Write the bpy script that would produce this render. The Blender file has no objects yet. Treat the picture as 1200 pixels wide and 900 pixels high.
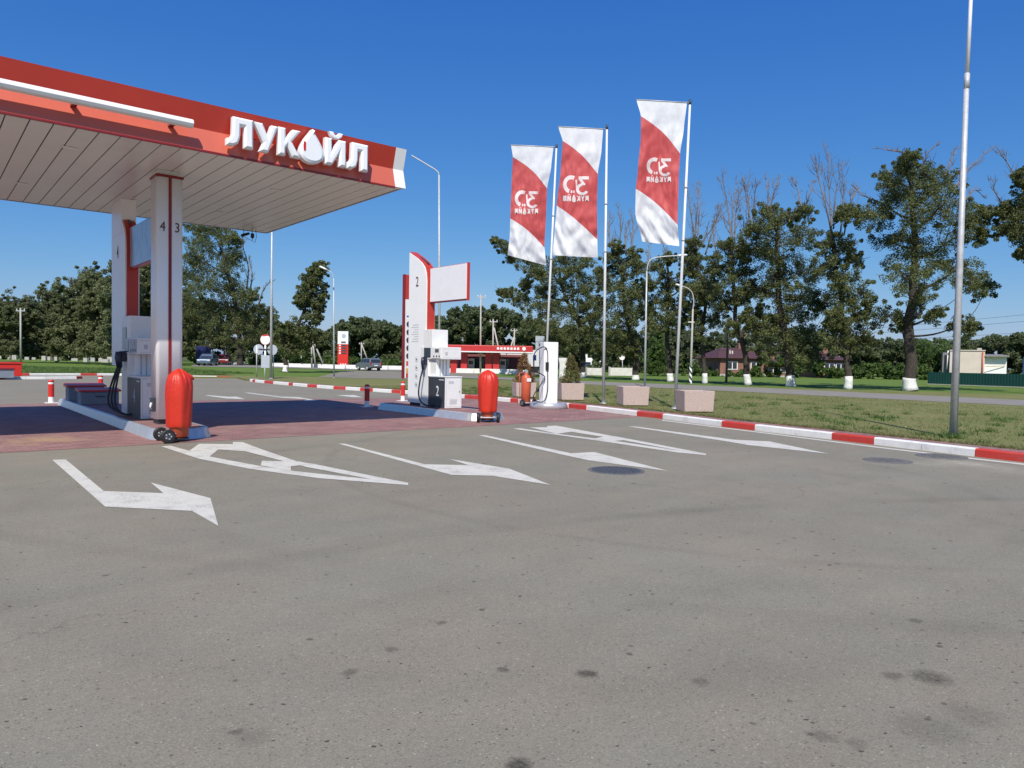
import bpy, bmesh, math, random
import numpy as np
from mathutils import Vector, Matrix, noise

random.seed(7)
RNG = np.random.default_rng(11)
scene = bpy.context.scene
COL = scene.collection

# ------------------------------------------------------------------ camera model
F = 845.0; EYE = 1.6
PITCH = math.radians(-1.9); ROLL = math.radians(0.99)
TH = math.radians(39.7)                      # the forecourt grid is turned by this angle
fw = Vector((0, math.cos(PITCH), math.sin(PITCH)))
r0 = Vector((1, 0, 0)); u0 = r0.cross(fw)
RT = r0 * math.cos(ROLL) + u0 * math.sin(ROLL)
UP = u0 * math.cos(ROLL) - r0 * math.sin(ROLL)
def ray(x, y): return fw + RT * ((x - 600) / F) + UP * ((450 - y) / F)
def at(x, y, Y):
    d = ray(x, y); return Vector((0, 0, EYE)) + d * (Y / d.y)
def gnd(x, y, z=0.0):
    d = ray(x, y); return Vector((0, 0, EYE)) + d * ((z - EYE) / d.z)
CT, ST = math.cos(TH), math.sin(TH)
def sv(v, u, z=0.0): return Vector((v * CT - u * ST, v * ST + u * CT, z))
def to_vu(p): return (p.x * CT + p.y * ST, -p.x * ST + p.y * CT)

cd = bpy.data.cameras.new('camera'); cam = bpy.data.objects.new('camera', cd); COL.objects.link(cam)
cd.sensor_fit = 'HORIZONTAL'; cd.sensor_width = 36.0; cd.lens = F / 1200 * 36.0
cd.clip_start = 0.1; cd.clip_end = 6000
cam.matrix_world = Matrix(((RT.x, UP.x, -fw.x, 0), (RT.y, UP.y, -fw.y, 0), (RT.z, UP.z, -fw.z, EYE), (0, 0, 0, 1)))
scene.camera = cam

# ------------------------------------------------------------------ materials
def nd(nt, typ, x=0, y=0):
    n = nt.nodes.new(typ); n.location = (x, y); return n
MATS = {}
def M(name, base, rough=0.5, metal=0.0, var=0.12, scale=4.0, bump=0.0, bscale=40.0, coat=0.0, spec=0.5, dirt=0.0):
    if name in MATS: return MATS[name]
    m = bpy.data.materials.new(name); m.use_nodes = True; nt = m.node_tree
    b = nt.nodes['Principled BSDF']
    b.inputs['Roughness'].default_value = rough; b.inputs['Metallic'].default_value = metal
    b.inputs['Coat Weight'].default_value = coat; b.inputs['Specular IOR Level'].default_value = spec
    tc = nd(nt, 'ShaderNodeTexCoord'); nz = nd(nt, 'ShaderNodeTexNoise')
    nz.inputs['Scale'].default_value = scale; nz.inputs['Detail'].default_value = 6; nz.inputs['Roughness'].default_value = 0.62
    nt.links.new(tc.outputs['Object'], nz.inputs['Vector'])
    mr = nd(nt, 'ShaderNodeMapRange'); mr.inputs[1].default_value = 0.3; mr.inputs[2].default_value = 0.7
    mr.inputs[3].default_value = 1 - var; mr.inputs[4].default_value = 1 + var
    nt.links.new(nz.outputs['Fac'], mr.inputs[0])
    mx = nd(nt, 'ShaderNodeVectorMath'); mx.operation = 'SCALE'; mx.inputs[0].default_value = base
    nt.links.new(mr.outputs[0], mx.inputs['Scale'])
    out = mx.outputs[0]
    if dirt > 0:
        n2 = nd(nt, 'ShaderNodeTexNoise'); n2.inputs['Scale'].default_value = scale * 3.1; n2.inputs['Detail'].default_value = 8
        nt.links.new(tc.outputs['Object'], n2.inputs['Vector'])
        r2 = nd(nt, 'ShaderNodeMapRange'); r2.inputs[1].default_value = 0.52; r2.inputs[2].default_value = 0.75; r2.inputs[3].default_value = 0; r2.inputs[4].default_value = dirt
        nt.links.new(n2.outputs['Fac'], r2.inputs[0])
        mm = nd(nt, 'ShaderNodeMix'); mm.data_type = 'RGBA'; mm.inputs['B'].default_value = (0.16, 0.135, 0.11, 1)
        nt.links.new(r2.outputs[0], mm.inputs['Factor']); nt.links.new(out, mm.inputs['A']); out = mm.outputs['Result']
    nt.links.new(out, b.inputs['Base Color'])
    if bump > 0:
        n3 = nd(nt, 'ShaderNodeTexNoise'); n3.inputs['Scale'].default_value = bscale; n3.inputs['Detail'].default_value = 4
        nt.links.new(tc.outputs['Object'], n3.inputs['Vector'])
        bp = nd(nt, 'ShaderNodeBump'); bp.inputs['Strength'].default_value = bump; bp.inputs['Distance'].default_value = 0.02
        nt.links.new(n3.outputs['Fac'], bp.inputs['Height']); nt.links.new(bp.outputs[0], b.inputs['Normal'])
    MATS[name] = m
    return m

WHITE = M('white_paint', (0.87, 0.87, 0.86), 0.35, var=0.03, scale=2, dirt=0.08)
WHITE_M = M('white_metal_cladding', (0.93, 0.93, 0.92), 0.3, var=0.02, scale=1.2, dirt=0.04)
PUMPW = M('pump_white', (0.83, 0.83, 0.81), 0.35, var=0.04, scale=3, dirt=0.10)
SOFFIT = M('soffit_panel', (0.74, 0.71, 0.67), 0.28, var=0.05, scale=0.7, dirt=0.05, spec=0.6)
GAP = M('soffit_gap', (0.06, 0.05, 0.05), 0.8)
RED = M('red_cladding', (0.50, 0.045, 0.028), 0.38, var=0.05, scale=1.5, dirt=0.04)
REDD = M('dark_red_trim', (0.24, 0.014, 0.018), 0.4, var=0.05)
RED_SHEEN = M('red_cladding_sheen', (0.60, 0.135, 0.085), 0.4, var=0.04, scale=1.5, dirt=0.04)  # same cladding as RED, with the sun's sheen painted into a paler colour
SIGNRED = M('sign_red', (0.62, 0.03, 0.02), 0.4, var=0.05)
COVER = M('red_vinyl_cover', (0.58, 0.030, 0.012), 0.44, var=0.08, scale=6, bump=0.35, bscale=11, spec=0.5)
CYL = M('faded_red_cylinder', (0.58, 0.11, 0.05), 0.38, var=0.08, scale=8, dirt=0.12)
DARK = M('anthracite_panel', (0.045, 0.05, 0.058), 0.42, var=0.1)
BLACK = M('black_rubber', (0.016, 0.016, 0.017), 0.55, var=0.2)
BLUEBLK = M('dark_blue_plastic', (0.018, 0.024, 0.05), 0.4)
STEEL = M('stainless_edge', (0.60, 0.60, 0.60), 0.32, metal=0.55, var=0.1, scale=7, dirt=0.15, bump=0.1, bscale=4)
GALV = M('galvanised_steel', (0.50, 0.51, 0.52), 0.5, metal=0.2, var=0.16, scale=9, dirt=0.06)
GALVL = M('light_pole_aluminium', (0.74, 0.75, 0.76), 0.4, metal=0.12, var=0.06, scale=5)
CONC = M('concrete', (0.42, 0.40, 0.36), 0.85, var=0.15, scale=3, bump=0.3, bscale=30)
CONCW = M('whitewashed_concrete', (0.66, 0.65, 0.62), 0.85, var=0.12, scale=2, dirt=0.3)
PINKC = M('pink_aggregate', (0.56, 0.43, 0.385), 0.9, var=0.16, scale=24, bump=0.9, bscale=90)
SOIL = M('soil', (0.10, 0.07, 0.05), 0.95, var=0.3, bump=0.6)
GLASS = M('dark_glass', (0.03, 0.035, 0.045), 0.08, var=0.05, spec=0.8)
SCREEN = M('display_screen', (0.10, 0.11, 0.12), 0.15)
NUMDK = M('dark_numeral', (0.10, 0.035, 0.035), 0.5)
IRON = M('cast_iron', (0.075, 0.085, 0.10), 0.6, metal=0.2, var=0.25, scale=20, bump=0.4, bscale=60)
PALEGREY = M('pale_grey_print', (0.55, 0.56, 0.57), 0.5)
GREYSIGN = M('sign_back_grey', (0.42, 0.46, 0.52), 0.5, var=0.06)
BLUES = M('sign_blue', (0.03, 0.12, 0.50), 0.45)
BARK = M('bark', (0.052, 0.042, 0.034), 0.95, var=0.4, scale=7, bump=0.9, bscale=22)
DEAD = M('dead_wood', (0.20, 0.17, 0.155), 0.9, var=0.25, scale=9)
WASH = M('whitewash', (0.72, 0.71, 0.69), 0.9, var=0.15, scale=6, dirt=0.4, bump=0.5, bscale=18)
WOOD = M('weathered_wood', (0.17, 0.15, 0.13), 0.9, var=0.25)
CARG = M('grey_car_paint', (0.23, 0.25, 0.28), 0.25, metal=0.4, coat=0.6, var=0.05)
CARS = M('silver_car_paint', (0.13, 0.18, 0.25), 0.25, metal=0.4, coat=0.6, var=0.05)
CARB = M('navy_box', (0.012, 0.018, 0.11), 0.5, var=0.1)
CARR = M('red_car_paint', (0.20, 0.02, 0.02), 0.25, coat=0.6, var=0.05)
CARW = M('white_car_paint', (0.68, 0.68, 0.68), 0.28, coat=0.5, var=0.04)
TAIL = M('tail_lamp', (0.35, 0.02, 0.015), 0.2)
PLASTER = M('cream_plaster', (0.63, 0.545, 0.47), 0.9, var=0.08, scale=0.6, dirt=0.12)
BRICKW = M('house_brick', (0.25, 0.125, 0.09), 0.9, var=0.2, scale=2)
MAROON = M('maroon_roof', (0.085, 0.035, 0.035), 0.7, var=0.15)
GREYROOF = M('slate_grey_roof', (0.22, 0.21, 0.20), 0.8, var=0.15)
GREENF = M('green_profiled_sheet', (0.006, 0.045, 0.040), 0.4, var=0.1, scale=1)
STATRED = M('far_station_red', (0.52, 0.035, 0.035), 0.45, var=0.08)
STATBRK = M('far_station_brick', (0.22, 0.075, 0.07), 0.85, var=0.15)
RUST = M('rusty_sheet', (0.10, 0.045, 0.04), 0.8, var=0.2)
YELL = M('yellow_paint', (0.62, 0.42, 0.08), 0.6)
STATBLUE = M('blue_cladding', (0.015, 0.09, 0.42), 0.5)

def painted(name, base, wear=0.35):
    m = bpy.data.materials.new(name); m.use_nodes = True; nt = m.node_tree; b = nt.nodes['Principled BSDF']
    b.inputs['Roughness'].default_value = 0.75
    tc = nd(nt, 'ShaderNodeTexCoord')
    n1 = nd(nt, 'ShaderNodeTexNoise'); n1.inputs['Scale'].default_value = 3; n1.inputs['Detail'].default_value = 9; n1.inputs['Roughness'].default_value = 0.72
    n2 = nd(nt, 'ShaderNodeTexNoise'); n2.inputs['Scale'].default_value = 70; n2.inputs['Detail'].default_value = 3
    nt.links.new(tc.outputs['Object'], n1.inputs['Vector']); nt.links.new(tc.outputs['Object'], n2.inputs['Vector'])
    ad = nd(nt, 'ShaderNodeMath'); ad.operation = 'ADD'; nt.links.new(n1.outputs['Fac'], ad.inputs[0]); nt.links.new(n2.outputs['Fac'], ad.inputs[1])
    mr = nd(nt, 'ShaderNodeMapRange'); mr.inputs[1].default_value = 1.0; mr.inputs[2].default_value = 1.30; mr.inputs[3].default_value = 0; mr.inputs[4].default_value = wear
    nt.links.new(ad.outputs[0], mr.inputs[0])
    mm = nd(nt, 'ShaderNodeMix'); mm.data_type = 'RGBA'; mm.inputs['A'].default_value = (*base, 1); mm.inputs['B'].default_value = (0.22, 0.20, 0.18, 1)
    nt.links.new(mr.outputs[0], mm.inputs['Factor']); nt.links.new(mm.outputs['Result'], b.inputs['Base Color'])
    return m
MARKW = painted('road_paint_white', (0.60, 0.58, 0.51), 0.8)
KERBW = painted('kerb_paint_white', (0.76, 0.75, 0.73), 0.5)
KERBR = painted('kerb_paint_red', (0.52, 0.036, 0.026), 0.45)

def leaf_mat(name, dark, light, trans=0.35):
    m = bpy.data.materials.new(name); m.use_nodes = True; nt = m.node_tree
    for n in list(nt.nodes): nt.nodes.remove(n)
    out = nd(nt, 'ShaderNodeOutputMaterial'); geo = nd(nt, 'ShaderNodeNewGeometry'); tc = nd(nt, 'ShaderNodeTexCoord')
    nz = nd(nt, 'ShaderNodeTexNoise'); nz.inputs['Scale'].default_value = 0.45; nz.inputs['Detail'].default_value = 4
    nt.links.new(tc.outputs['Object'], nz.inputs['Vector'])
    ad = nd(nt, 'ShaderNodeMath'); ad.operation = 'MULTIPLY_ADD'; ad.inputs[1].default_value = 0.5
    nt.links.new(geo.outputs['Random Per Island'], ad.inputs[0]); nt.links.new(nz.outputs['Fac'], ad.inputs[2])
    cr = nd(nt, 'ShaderNodeMapRange'); cr.inputs[1].default_value = 0.3; cr.inputs[2].default_value = 1.1
    nt.links.new(ad.outputs[0], cr.inputs[0])
    nz.inputs['Scale'].default_value = 0.8
    mm = nd(nt, 'ShaderNodeMix'); mm.data_type = 'RGBA'; mm.inputs['A'].default_value = (*dark, 1); mm.inputs['B'].default_value = (*light, 1)
    nt.links.new(cr.outputs[0], mm.inputs['Factor'])
    d = nd(nt, 'ShaderNodeBsdfPrincipled'); d.inputs['Roughness'].default_value = 0.5; d.inputs['Specular IOR Level'].default_value = 0.35
    t = nd(nt, 'ShaderNodeBsdfTranslucent'); nt.links.new(mm.outputs['Result'], d.inputs['Base Color']); nt.links.new(mm.outputs['Result'], t.inputs['Color'])
    ms = nd(nt, 'ShaderNodeMixShader'); ms.inputs[0].default_value = trans
    nt.links.new(d.outputs[0], ms.inputs[1]); nt.links.new(t.outputs[0], ms.inputs[2]); nt.links.new(ms.outputs[0], out.inputs['Surface'])
    return m
LEAF = leaf_mat('poplar_leaves', (0.048, 0.062, 0.022), (0.235, 0.265, 0.10), 0.45)
LEAFROW = leaf_mat('row_tree_leaves', (0.085, 0.10, 0.046), (0.27, 0.30, 0.14), 0.45)
LEAFB = leaf_mat('fresh_green_leaves', (0.045, 0.085, 0.02), (0.15, 0.235, 0.06), 0.42)
LEAFF = leaf_mat('woodland_leaves', (0.070, 0.095, 0.042), (0.18, 0.22, 0.10), 0.45)
LEAFT = leaf_mat('browned_thuja', (0.15, 0.10, 0.04), (0.42, 0.21, 0.085), 0.3)
LEAFT2 = leaf_mat('green_thuja', (0.085, 0.095, 0.03), (0.27, 0.22, 0.08), 0.3)
BLADE = leaf_mat('mown_grass_blades', (0.10, 0.125, 0.035), (0.28, 0.26, 0.11), 0.3)
BLADEG = leaf_mat('green_grass_blades', (0.065, 0.13, 0.025), (0.15, 0.22, 0.06), 0.35)

# ------------------------------------------------------------------ mesh helpers
class MB:
    def __init__(s): s.v = []; s.f = []; s.m = []; s.sm = []
    def add(s, verts, faces, m=0, smooth=False):
        o = len(s.v); s.v += [tuple(p) for p in verts]
        for f in faces:
            s.f.append(tuple(i + o for i in f)); s.m.append(m); s.sm.append(smooth)
        return s
    def box(s, x0, x1, y0, y1, z0, z1, m=0):
        return s.add([(x0, y0, z0), (x1, y0, z0), (x1, y1, z0), (x0, y1, z0), (x0, y0, z1), (x1, y0, z1), (x1, y1, z1), (x0, y1, z1)],
                     [(3, 2, 1, 0), (4, 5, 6, 7), (0, 1, 5, 4), (1, 2, 6, 5), (2, 3, 7, 6), (3, 0, 4, 7)], m)
    def extrude(s, poly, vec, m=0, smooth=False):
        n = len(poly); a = [Vector(p) for p in poly]; b = [p + Vector(vec) for p in a]
        # orientation
        nrm = Vector((0, 0, 0))
        for i in range(n): nrm += a[i].cross(a[(i + 1) % n])
        flip = nrm.dot(Vector(vec)) > 0
        f = [tuple(range(n)), tuple(range(2 * n - 1, n - 1, -1))] if not flip else [tuple(range(n - 1, -1, -1)), tuple(range(n, 2 * n))]
        for i in range(n):
            j = (i + 1) % n
            q = (i, j, n + j, n + i) if flip else (j, i, n + i, n + j)
            f.append(q)
        o = len(s.v); s.v += [tuple(p) for p in a + b]
        for k, q in enumerate(f):
            s.f.append(tuple(i + o for i in q)); s.m.append(m); s.sm.append(smooth and k > 1)
        return s
    def tube(s, pts, rad, n=10, m=0, cap=True, smooth=True):
        pts = [Vector(p) for p in pts]
        if not hasattr(rad, '__len__'): rad = [rad] * len(pts)
        o = len(s.v); up = None
        for i, p in enumerate(pts):
            t = (pts[min(i + 1, len(pts) - 1)] - pts[max(i - 1, 0)]).normalized()
            if up is None:
                up = Vector((0, 0, 1)) if abs(t.z) < 0.9 else Vector((1, 0, 0))
            a = up - t * up.dot(t)
            if a.length < 1e-5: a = t.orthogonal()
            a.normalize(); up = a; b = t.cross(a)
            for k in range(n):
                an = 2 * math.pi * k / n
                s.v.append(tuple(p + (a * math.cos(an) + b * math.sin(an)) * rad[i]))
        for i in range(len(pts) - 1):
            for k in range(n):
                k2 = (k + 1) % n
                s.f.append((o + i * n + k, o + i * n + k2, o + (i + 1) * n + k2, o + (i + 1) * n + k)); s.m.append(m); s.sm.append(smooth)
        if cap:
            s.f.append(tuple(o + k for k in range(n - 1, -1, -1))); s.m.append(m); s.sm.append(False)
            e = o + (len(pts) - 1) * n
            s.f.append(tuple(e + k for k in range(n))); s.m.append(m); s.sm.append(False)
        return s
    def disc(s, c, nrm, r, th, n=28, m=0):
        c = Vector(c); nrm = Vector(nrm).normalized()
        return s.tube([c - nrm * th / 2, c + nrm * th / 2], r, n, m)
    def build(s, name, mats, parent=None, loc=None, rotz=0.0, bevel=0.0, label=None, seg=2):
        me = bpy.data.meshes.new(name); me.from_pydata(s.v, [], s.f)
        if not isinstance(mats, (list, tuple)): mats = [mats]
        for mt in mats: me.materials.append(mt)
        me.polygons.foreach_set('material_index', s.m); me.polygons.foreach_set('use_smooth', s.sm); me.update()
        if bevel > 0:
            bm = bmesh.new(); bm.from_mesh(me); bmesh.ops.remove_doubles(bm, verts=bm.verts, dist=1e-5)
            ed = [e for e in bm.edges if len(e.link_faces) == 2 and e.calc_face_angle(0) > 0.5]
            bmesh.ops.bevel(bm, geom=ed, offset=bevel, segments=seg, affect='EDGES', profile=0.6, clamp_overlap=True)
            bm.to_mesh(me); bm.free()
        o = bpy.data.objects.new(name, me); COL.objects.link(o)
        if parent: o.parent = parent
        if loc is not None: o.location = loc
        o.rotation_euler = (0, 0, rotz)
        if label: o['label'] = label
        return o
def tag(o, label=None, cat=None, group=None, kind=None):
    if label: o['label'] = label
    if cat: o['category'] = cat
    if group: o['group'] = group
    if kind: o['kind'] = kind
    return o
def thing(name, label, cat, loc, rotz=0.0, group=None):
    e = bpy.data.objects.new(name, None); COL.objects.link(e); e.location = loc; e.rotation_euler = (0, 0, rotz); e.empty_display_size = 0.2
    return tag(e, label, cat, group)
def copy_tree(o, parent=None):
    c = o.copy(); COL.objects.link(c)
    if parent is not None: c.parent = parent
    for ch in list(o.children): copy_tree(ch, c)
    return c
def text_mb(txt, size, m=0, depth=0.004):
    cu = bpy.data.curves.new('numeral', 'FONT'); cu.body = txt; cu.size = size; cu.align_x = 'CENTER'; cu.align_y = 'CENTER'; cu.extrude = depth; cu.resolution_u = 3
    o = bpy.data.objects.new('numeral', cu); COL.objects.link(o)
    dg = bpy.context.evaluated_depsgraph_get(); me = bpy.data.meshes.new_from_object(o.evaluated_get(dg))
    v = [tuple(p.co) for p in me.vertices]; f = [tuple(p.vertices) for p in me.polygons]
    bpy.data.objects.remove(o); bpy.data.curves.remove(cu); bpy.data.meshes.remove(me)
    return v, f
def put_text(mb, txt, size, org, xd, yd, m=0, narrow=0.8):
    v, f = text_mb(txt, size); xd = Vector(xd); yd = Vector(yd); zd = xd.cross(yd); org = Vector(org)
    mb.add([org + xd * p[0] * narrow + yd * p[1] + zd * p[2] for p in v], f, m)

# ------------------------------------------------------------------ world and sun
KV, KU = 0.61, 0.63
shad = sv(KV, KU, -1.0); sdir = -shad.normalized()
elev = math.asin(sdir.z); azim = math.atan2(sdir.x, sdir.y)
w = bpy.data.worlds.new('World'); scene.world = w; w.use_nodes = True
nt = w.node_tree; bg = nt.nodes['Background']
sky = nd(nt, 'ShaderNodeTexSky'); sky.sky_type = 'NISHITA'; sky.sun_disc = False
sky.sun_elevation = elev; sky.sun_rotation = azim; sky.air_density = 1.0; sky.dust_density = 0.6; sky.ozone_density = 3.0; sky.altitude = 50
sp = nd(nt, 'ShaderNodeSeparateColor'); cb = nd(nt, 'ShaderNodeCombineColor'); nt.links.new(sky.outputs[0], sp.inputs[0])
def wmath(op, a, b_):
    n = nd(nt, 'ShaderNodeMath'); n.operation = op
    for i, x in enumerate((a, b_)):
        if isinstance(x, (int, float)): n.inputs[i].default_value = x
        else: nt.links.new(x, n.inputs[i])
    return n.outputs[0]
ch = [wmath('MULTIPLY', wmath('POWER', wmath('MULTIPLY', sp.outputs[i], 0.1), p_), a_ * 10) for i, (a_, p_) in enumerate(((0.817, 1.43), (0.745, 0.93), (0.86, 0.445)))]
ch[0] = wmath('MINIMUM', ch[0], wmath('MULTIPLY', ch[2], 0.8))
for i in range(3): nt.links.new(ch[i], cb.inputs[i])
nt.links.new(cb.outputs[0], bg.inputs['Color']); bg.inputs['Strength'].default_value = 0.10
ld = bpy.data.lights.new('sun', 'SUN'); lo = bpy.data.objects.new('sun', ld); COL.objects.link(lo)
ld.energy = 5.0; ld.angle = math.radians(0.53); ld.color = (1.0, 0.945, 0.85)
lo.rotation_euler = shad.to_track_quat('-Z', 'Y').to_euler(); lo.location = (0, -20, 40)
scene.view_settings.view_transform = 'Standard'; scene.view_settings.look = 'None'; scene.view_settings.exposure = 0
scene.cycles.max_bounces = 6; scene.cycles.transparent_max_bounces = 6

# ------------------------------------------------------------------ setting
def sheet(name, pts, z, mat, rotz=0.0, kind='structure', skirt=0.0):
    """flat polygon; pts in the local frame (grid frame when rotz=TH)"""
    mb = MB(); mb.add([(p[0], p[1], 0) for p in pts], [tuple(range(len(pts)))])
    a = sum(pts[i][0] * pts[(i + 1) % len(pts)][1] - pts[(i + 1) % len(pts)][0] * pts[i][1] for i in range(len(pts)))
    if a < 0: mb.f[0] = mb.f[0][::-1]
    if skirt:
        n = len(pts); mb.v += [(p[0], p[1], -skirt) for p in pts]
        for i in range(n):
            j = (i + 1) % n; mb.f.append((j, i, n + i, n + j) if a < 0 else (i, n + i, n + j, j)); mb.m.append(0); mb.sm.append(False)
    o = mb.build(name, mat, loc=(0, 0, z), rotz=rotz); o['kind'] = kind; return o

def asphalt_mat():
    m = bpy.data.materials.new('worn_asphalt'); m.use_nodes = True; nt = m.node_tree; b = nt.nodes['Principled BSDF']
    L = nt.links.new; tc = nd(nt, 'ShaderNodeTexCoord')
    def noise_(scale, det=5, rough=0.6, vec=None):
        n = nd(nt, 'ShaderNodeTexNoise'); n.inputs['Scale'].default_value = scale; n.inputs['Detail'].default_value = det; n.inputs['Roughness'].default_value = rough
        L(vec or tc.outputs['Object'], n.inputs['Vector']); return n.outputs['Fac']
    def rng(x, a, b_, c, d):
        r = nd(nt, 'ShaderNodeMapRange'); r.inputs[1].default_value = a; r.inputs[2].default_value = b_; r.inputs[3].default_value = c; r.inputs[4].default_value = d
        L(x, r.inputs[0]); return r.outputs[0]
    def math_(op, a, b_):
        n = nd(nt, 'ShaderNodeMath'); n.operation = op
        for i, x in enumerate((a, b_)):
            if isinstance(x, (int, float)): n.inputs[i].default_value = x
            else: L(x, n.inputs[i])
        return n.outputs[0]
    mp = nd(nt, 'ShaderNodeMapping'); mp.inputs['Rotation'].default_value = (0, 0, math.radians(20)); mp.inputs['Scale'].default_value = (0.12, 1.1, 1)
    L(tc.outputs['Object'], mp.inputs['Vector'])
    big = rng(noise_(0.22, 4), 0.3, 0.7, 0.93, 1.07)
    mid = rng(noise_(1.6, 5, 0.7), 0.3, 0.7, 0.94, 1.06)
    streak = rng(noise_(1.4, 5, 0.65, mp.outputs[0]), 0.3, 0.7, 0.955, 1.045)
    grain = math_('MULTIPLY', rng(noise_(85, 4, 0.8), 0.3, 0.7, 0.72, 1.28), rng(noise_(26, 5, 0.8), 0.28, 0.72, 0.86, 1.14))
    vo = nd(nt, 'ShaderNodeTexVoronoi'); vo.inputs['Scale'].default_value = 62; L(tc.outputs['Object'], vo.inputs['Vector'])
    sep = nd(nt, 'ShaderNodeSeparateColor'); L(vo.outputs['Color'], sep.inputs[0])
    chips = math_('MULTIPLY', rng(sep.outputs[0], 0.88, 0.97, 0, 1), rng(vo.outputs['Distance'], 0.25, 0.4, 1, 0))      # pale stones
    pits = math_('MULTIPLY', rng(sep.outputs[1], 0.86, 0.95, 0, 1), rng(vo.outputs['Distance'], 0.3, 0.45, 1, 0))
    val = math_('MULTIPLY', math_('MULTIPLY', big, mid), math_('MULTIPLY', streak, grain))
    val = math_('MULTIPLY', val, math_('ADD', 1.0, math_('MULTIPLY', chips, 0.5)))
    val = math_('MULTIPLY', val, math_('SUBTRACT', 1.0, math_('MULTIPLY', pits, 0.35)))
    # scattered small oil drips
    for sc, thr, dep in ((1.9, 0.86, 0.45), (4.6, 0.86, 0.5), (9.0, 0.88, 0.45)):
        v2 = nd(nt, 'ShaderNodeTexVoronoi'); v2.inputs['Scale'].default_value = sc
        wp = nd(nt, 'ShaderNodeTexNoise'); wp.inputs['Scale'].default_value = 9; wp.inputs['Detail'].default_value = 4; L(tc.outputs['Object'], wp.inputs['Vector'])
        va = nd(nt, 'ShaderNodeVectorMath'); va.operation = 'MULTIPLY_ADD'; va.inputs[1].default_value = (0.10 / max(1, sc * 0.45), 0.06 / max(1, sc * 0.45), 0); L(wp.outputs['Color'], va.inputs[0]); L(tc.outputs['Object'], va.inputs[2])
        L(va.outputs[0], v2.inputs['Vector'])
        s2 = nd(nt, 'ShaderNodeSeparateColor'); L(v2.outputs['Color'], s2.inputs[0])
        k = math_('MULTIPLY', rng(s2.outputs[0], thr, thr + 0.04, 0, 1), rng(v2.outputs['Distance'], 0.035 * max(1, sc ** 0.4), 0.058 * max(1, sc ** 0.5), dep, 0))
        val = math_('MULTIPLY', val, math_('SUBTRACT', 1.0, k))
    # named stains where the lot shows them
    geo = nd(nt, 'ShaderNodeNewGeometry')
    wn = nd(nt, 'ShaderNodeTexNoise'); wn.inputs['Scale'].default_value = 13; wn.inputs['Detail'].default_value = 8; wn.inputs['Roughness'].default_value = 0.7; L(geo.outputs['Position'], wn.inputs['Vector'])
    wv = nd(nt, 'ShaderNodeVectorMath'); wv.operation = 'MULTIPLY_ADD'; wv.inputs[1].default_value = (0.11, 0.11, 0); L(wn.outputs['Color'], wv.inputs[0]); L(geo.outputs['Position'], wv.inputs[2])
    for (x, y, r, d) in ((688, 790, 0.085, 0.62), (1090, 794, 0.15, 0.5), (1047, 792, 0.085, 0.4), (607, 897, 0.085, 0.7), (964, 863, 0.09, 0.32), (820, 799, 0.07, 0.32),
                         (516, 730, 0.05, 0.45), (590, 785, 0.05, 0.5), (458, 761, 0.06, 0.4), (1005, 873, 0.08, 0.25), (275, 858, 0.05, 0.45), (295, 864, 0.12, 0.2), (1072, 727, 0.07, 0.4), (410, 788, 0.06, 0.4),(1140, 838, 0.2, 0.2),(1090,854,0.25,0.2)):
        p = gnd(x, y)
        ds = nd(nt, 'ShaderNodeVectorMath'); ds.operation = 'DISTANCE'; L(wv.outputs[0], ds.inputs[0]); ds.inputs[1].default_value = (p.x + 0.055, p.y + 0.055, 0)
        val = math_('MULTIPLY', val, math_('SUBTRACT', 1.0, math_('MULTIPLY', rng(ds.outputs['Value'], r * 0.35, r * 0.80, d, 0), rng(noise_(30, 5, 0.8), 0.3, 0.6, 0.55, 1.1))))
    for (x, y, r, d) in ((1088, 544, 0.5, 0.30), (1120, 542, 0.55, 0.38), (1150, 545, 0.6, 0.34), (1185, 552, 0.6, 0.22), (1060, 541, 0.3, 0.15)):
        p = gnd(x, y)
        ds = nd(nt, 'ShaderNodeVectorMath'); ds.operation = 'DISTANCE'; L(wv.outputs[0], ds.inputs[0]); ds.inputs[1].default_value = (p.x + 0.055, p.y + 0.055, 0)
        val = math_('MULTIPLY', val, math_('ADD', 1.0, math_('MULTIPLY', rng(ds.outputs['Value'], 0.0, r, d, 0), rng(noise_(6, 6, 0.7), 0.35, 0.6, 0.3, 1.2))))
    # tyre arcs
    for (pa, pb, pc, wd, dep) in (((0, 628), (130, 645), (330, 668), 0.14, 0.13), ((120, 690), (330, 655), (520, 628), 0.16, 0.12), ((470, 590), (640, 625), (900, 655), 0.09, 0.10), ((300, 640), (700, 690), (1180, 640), 0.15, 0.07), ((0, 700), (480, 800), (1199, 700), 0.2, 0.06)):
        A, B, C = gnd(*pa), gnd(*pb), gnd(*pc)
        d_ = 2 * (A.x * (B.y - C.y) + B.x * (C.y - A.y) + C.x * (A.y - B.y))
        ux = ((A.x**2 + A.y**2) * (B.y - C.y) + (B.x**2 + B.y**2) * (C.y - A.y) + (C.x**2 + C.y**2) * (A.y - B.y)) / d_
        uy = ((A.x**2 + A.y**2) * (C.x - B.x) + (B.x**2 + B.y**2) * (A.x - C.x) + (C.x**2 + C.y**2) * (B.x - A.x)) / d_
        R_ = math.hypot(A.x - ux, A.y - uy)
        ds = nd(nt, 'ShaderNodeVectorMath'); ds.operation = 'DISTANCE'; L(wv.outputs[0], ds.inputs[0]); ds.inputs[1].default_value = (ux + 0.055, uy + 0.055, 0)
        e = math_('ABSOLUTE', math_('SUBTRACT', ds.outputs['Value'], R_), 0)
        val = math_('MULTIPLY', val, math_('SUBTRACT', 1.0, math_('MULTIPLY', rng(e, wd * 0.3, wd * 1.2, dep, 0), rng(noise_(0.35, 3), 0.4, 0.6, 0.2, 1))))
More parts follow.
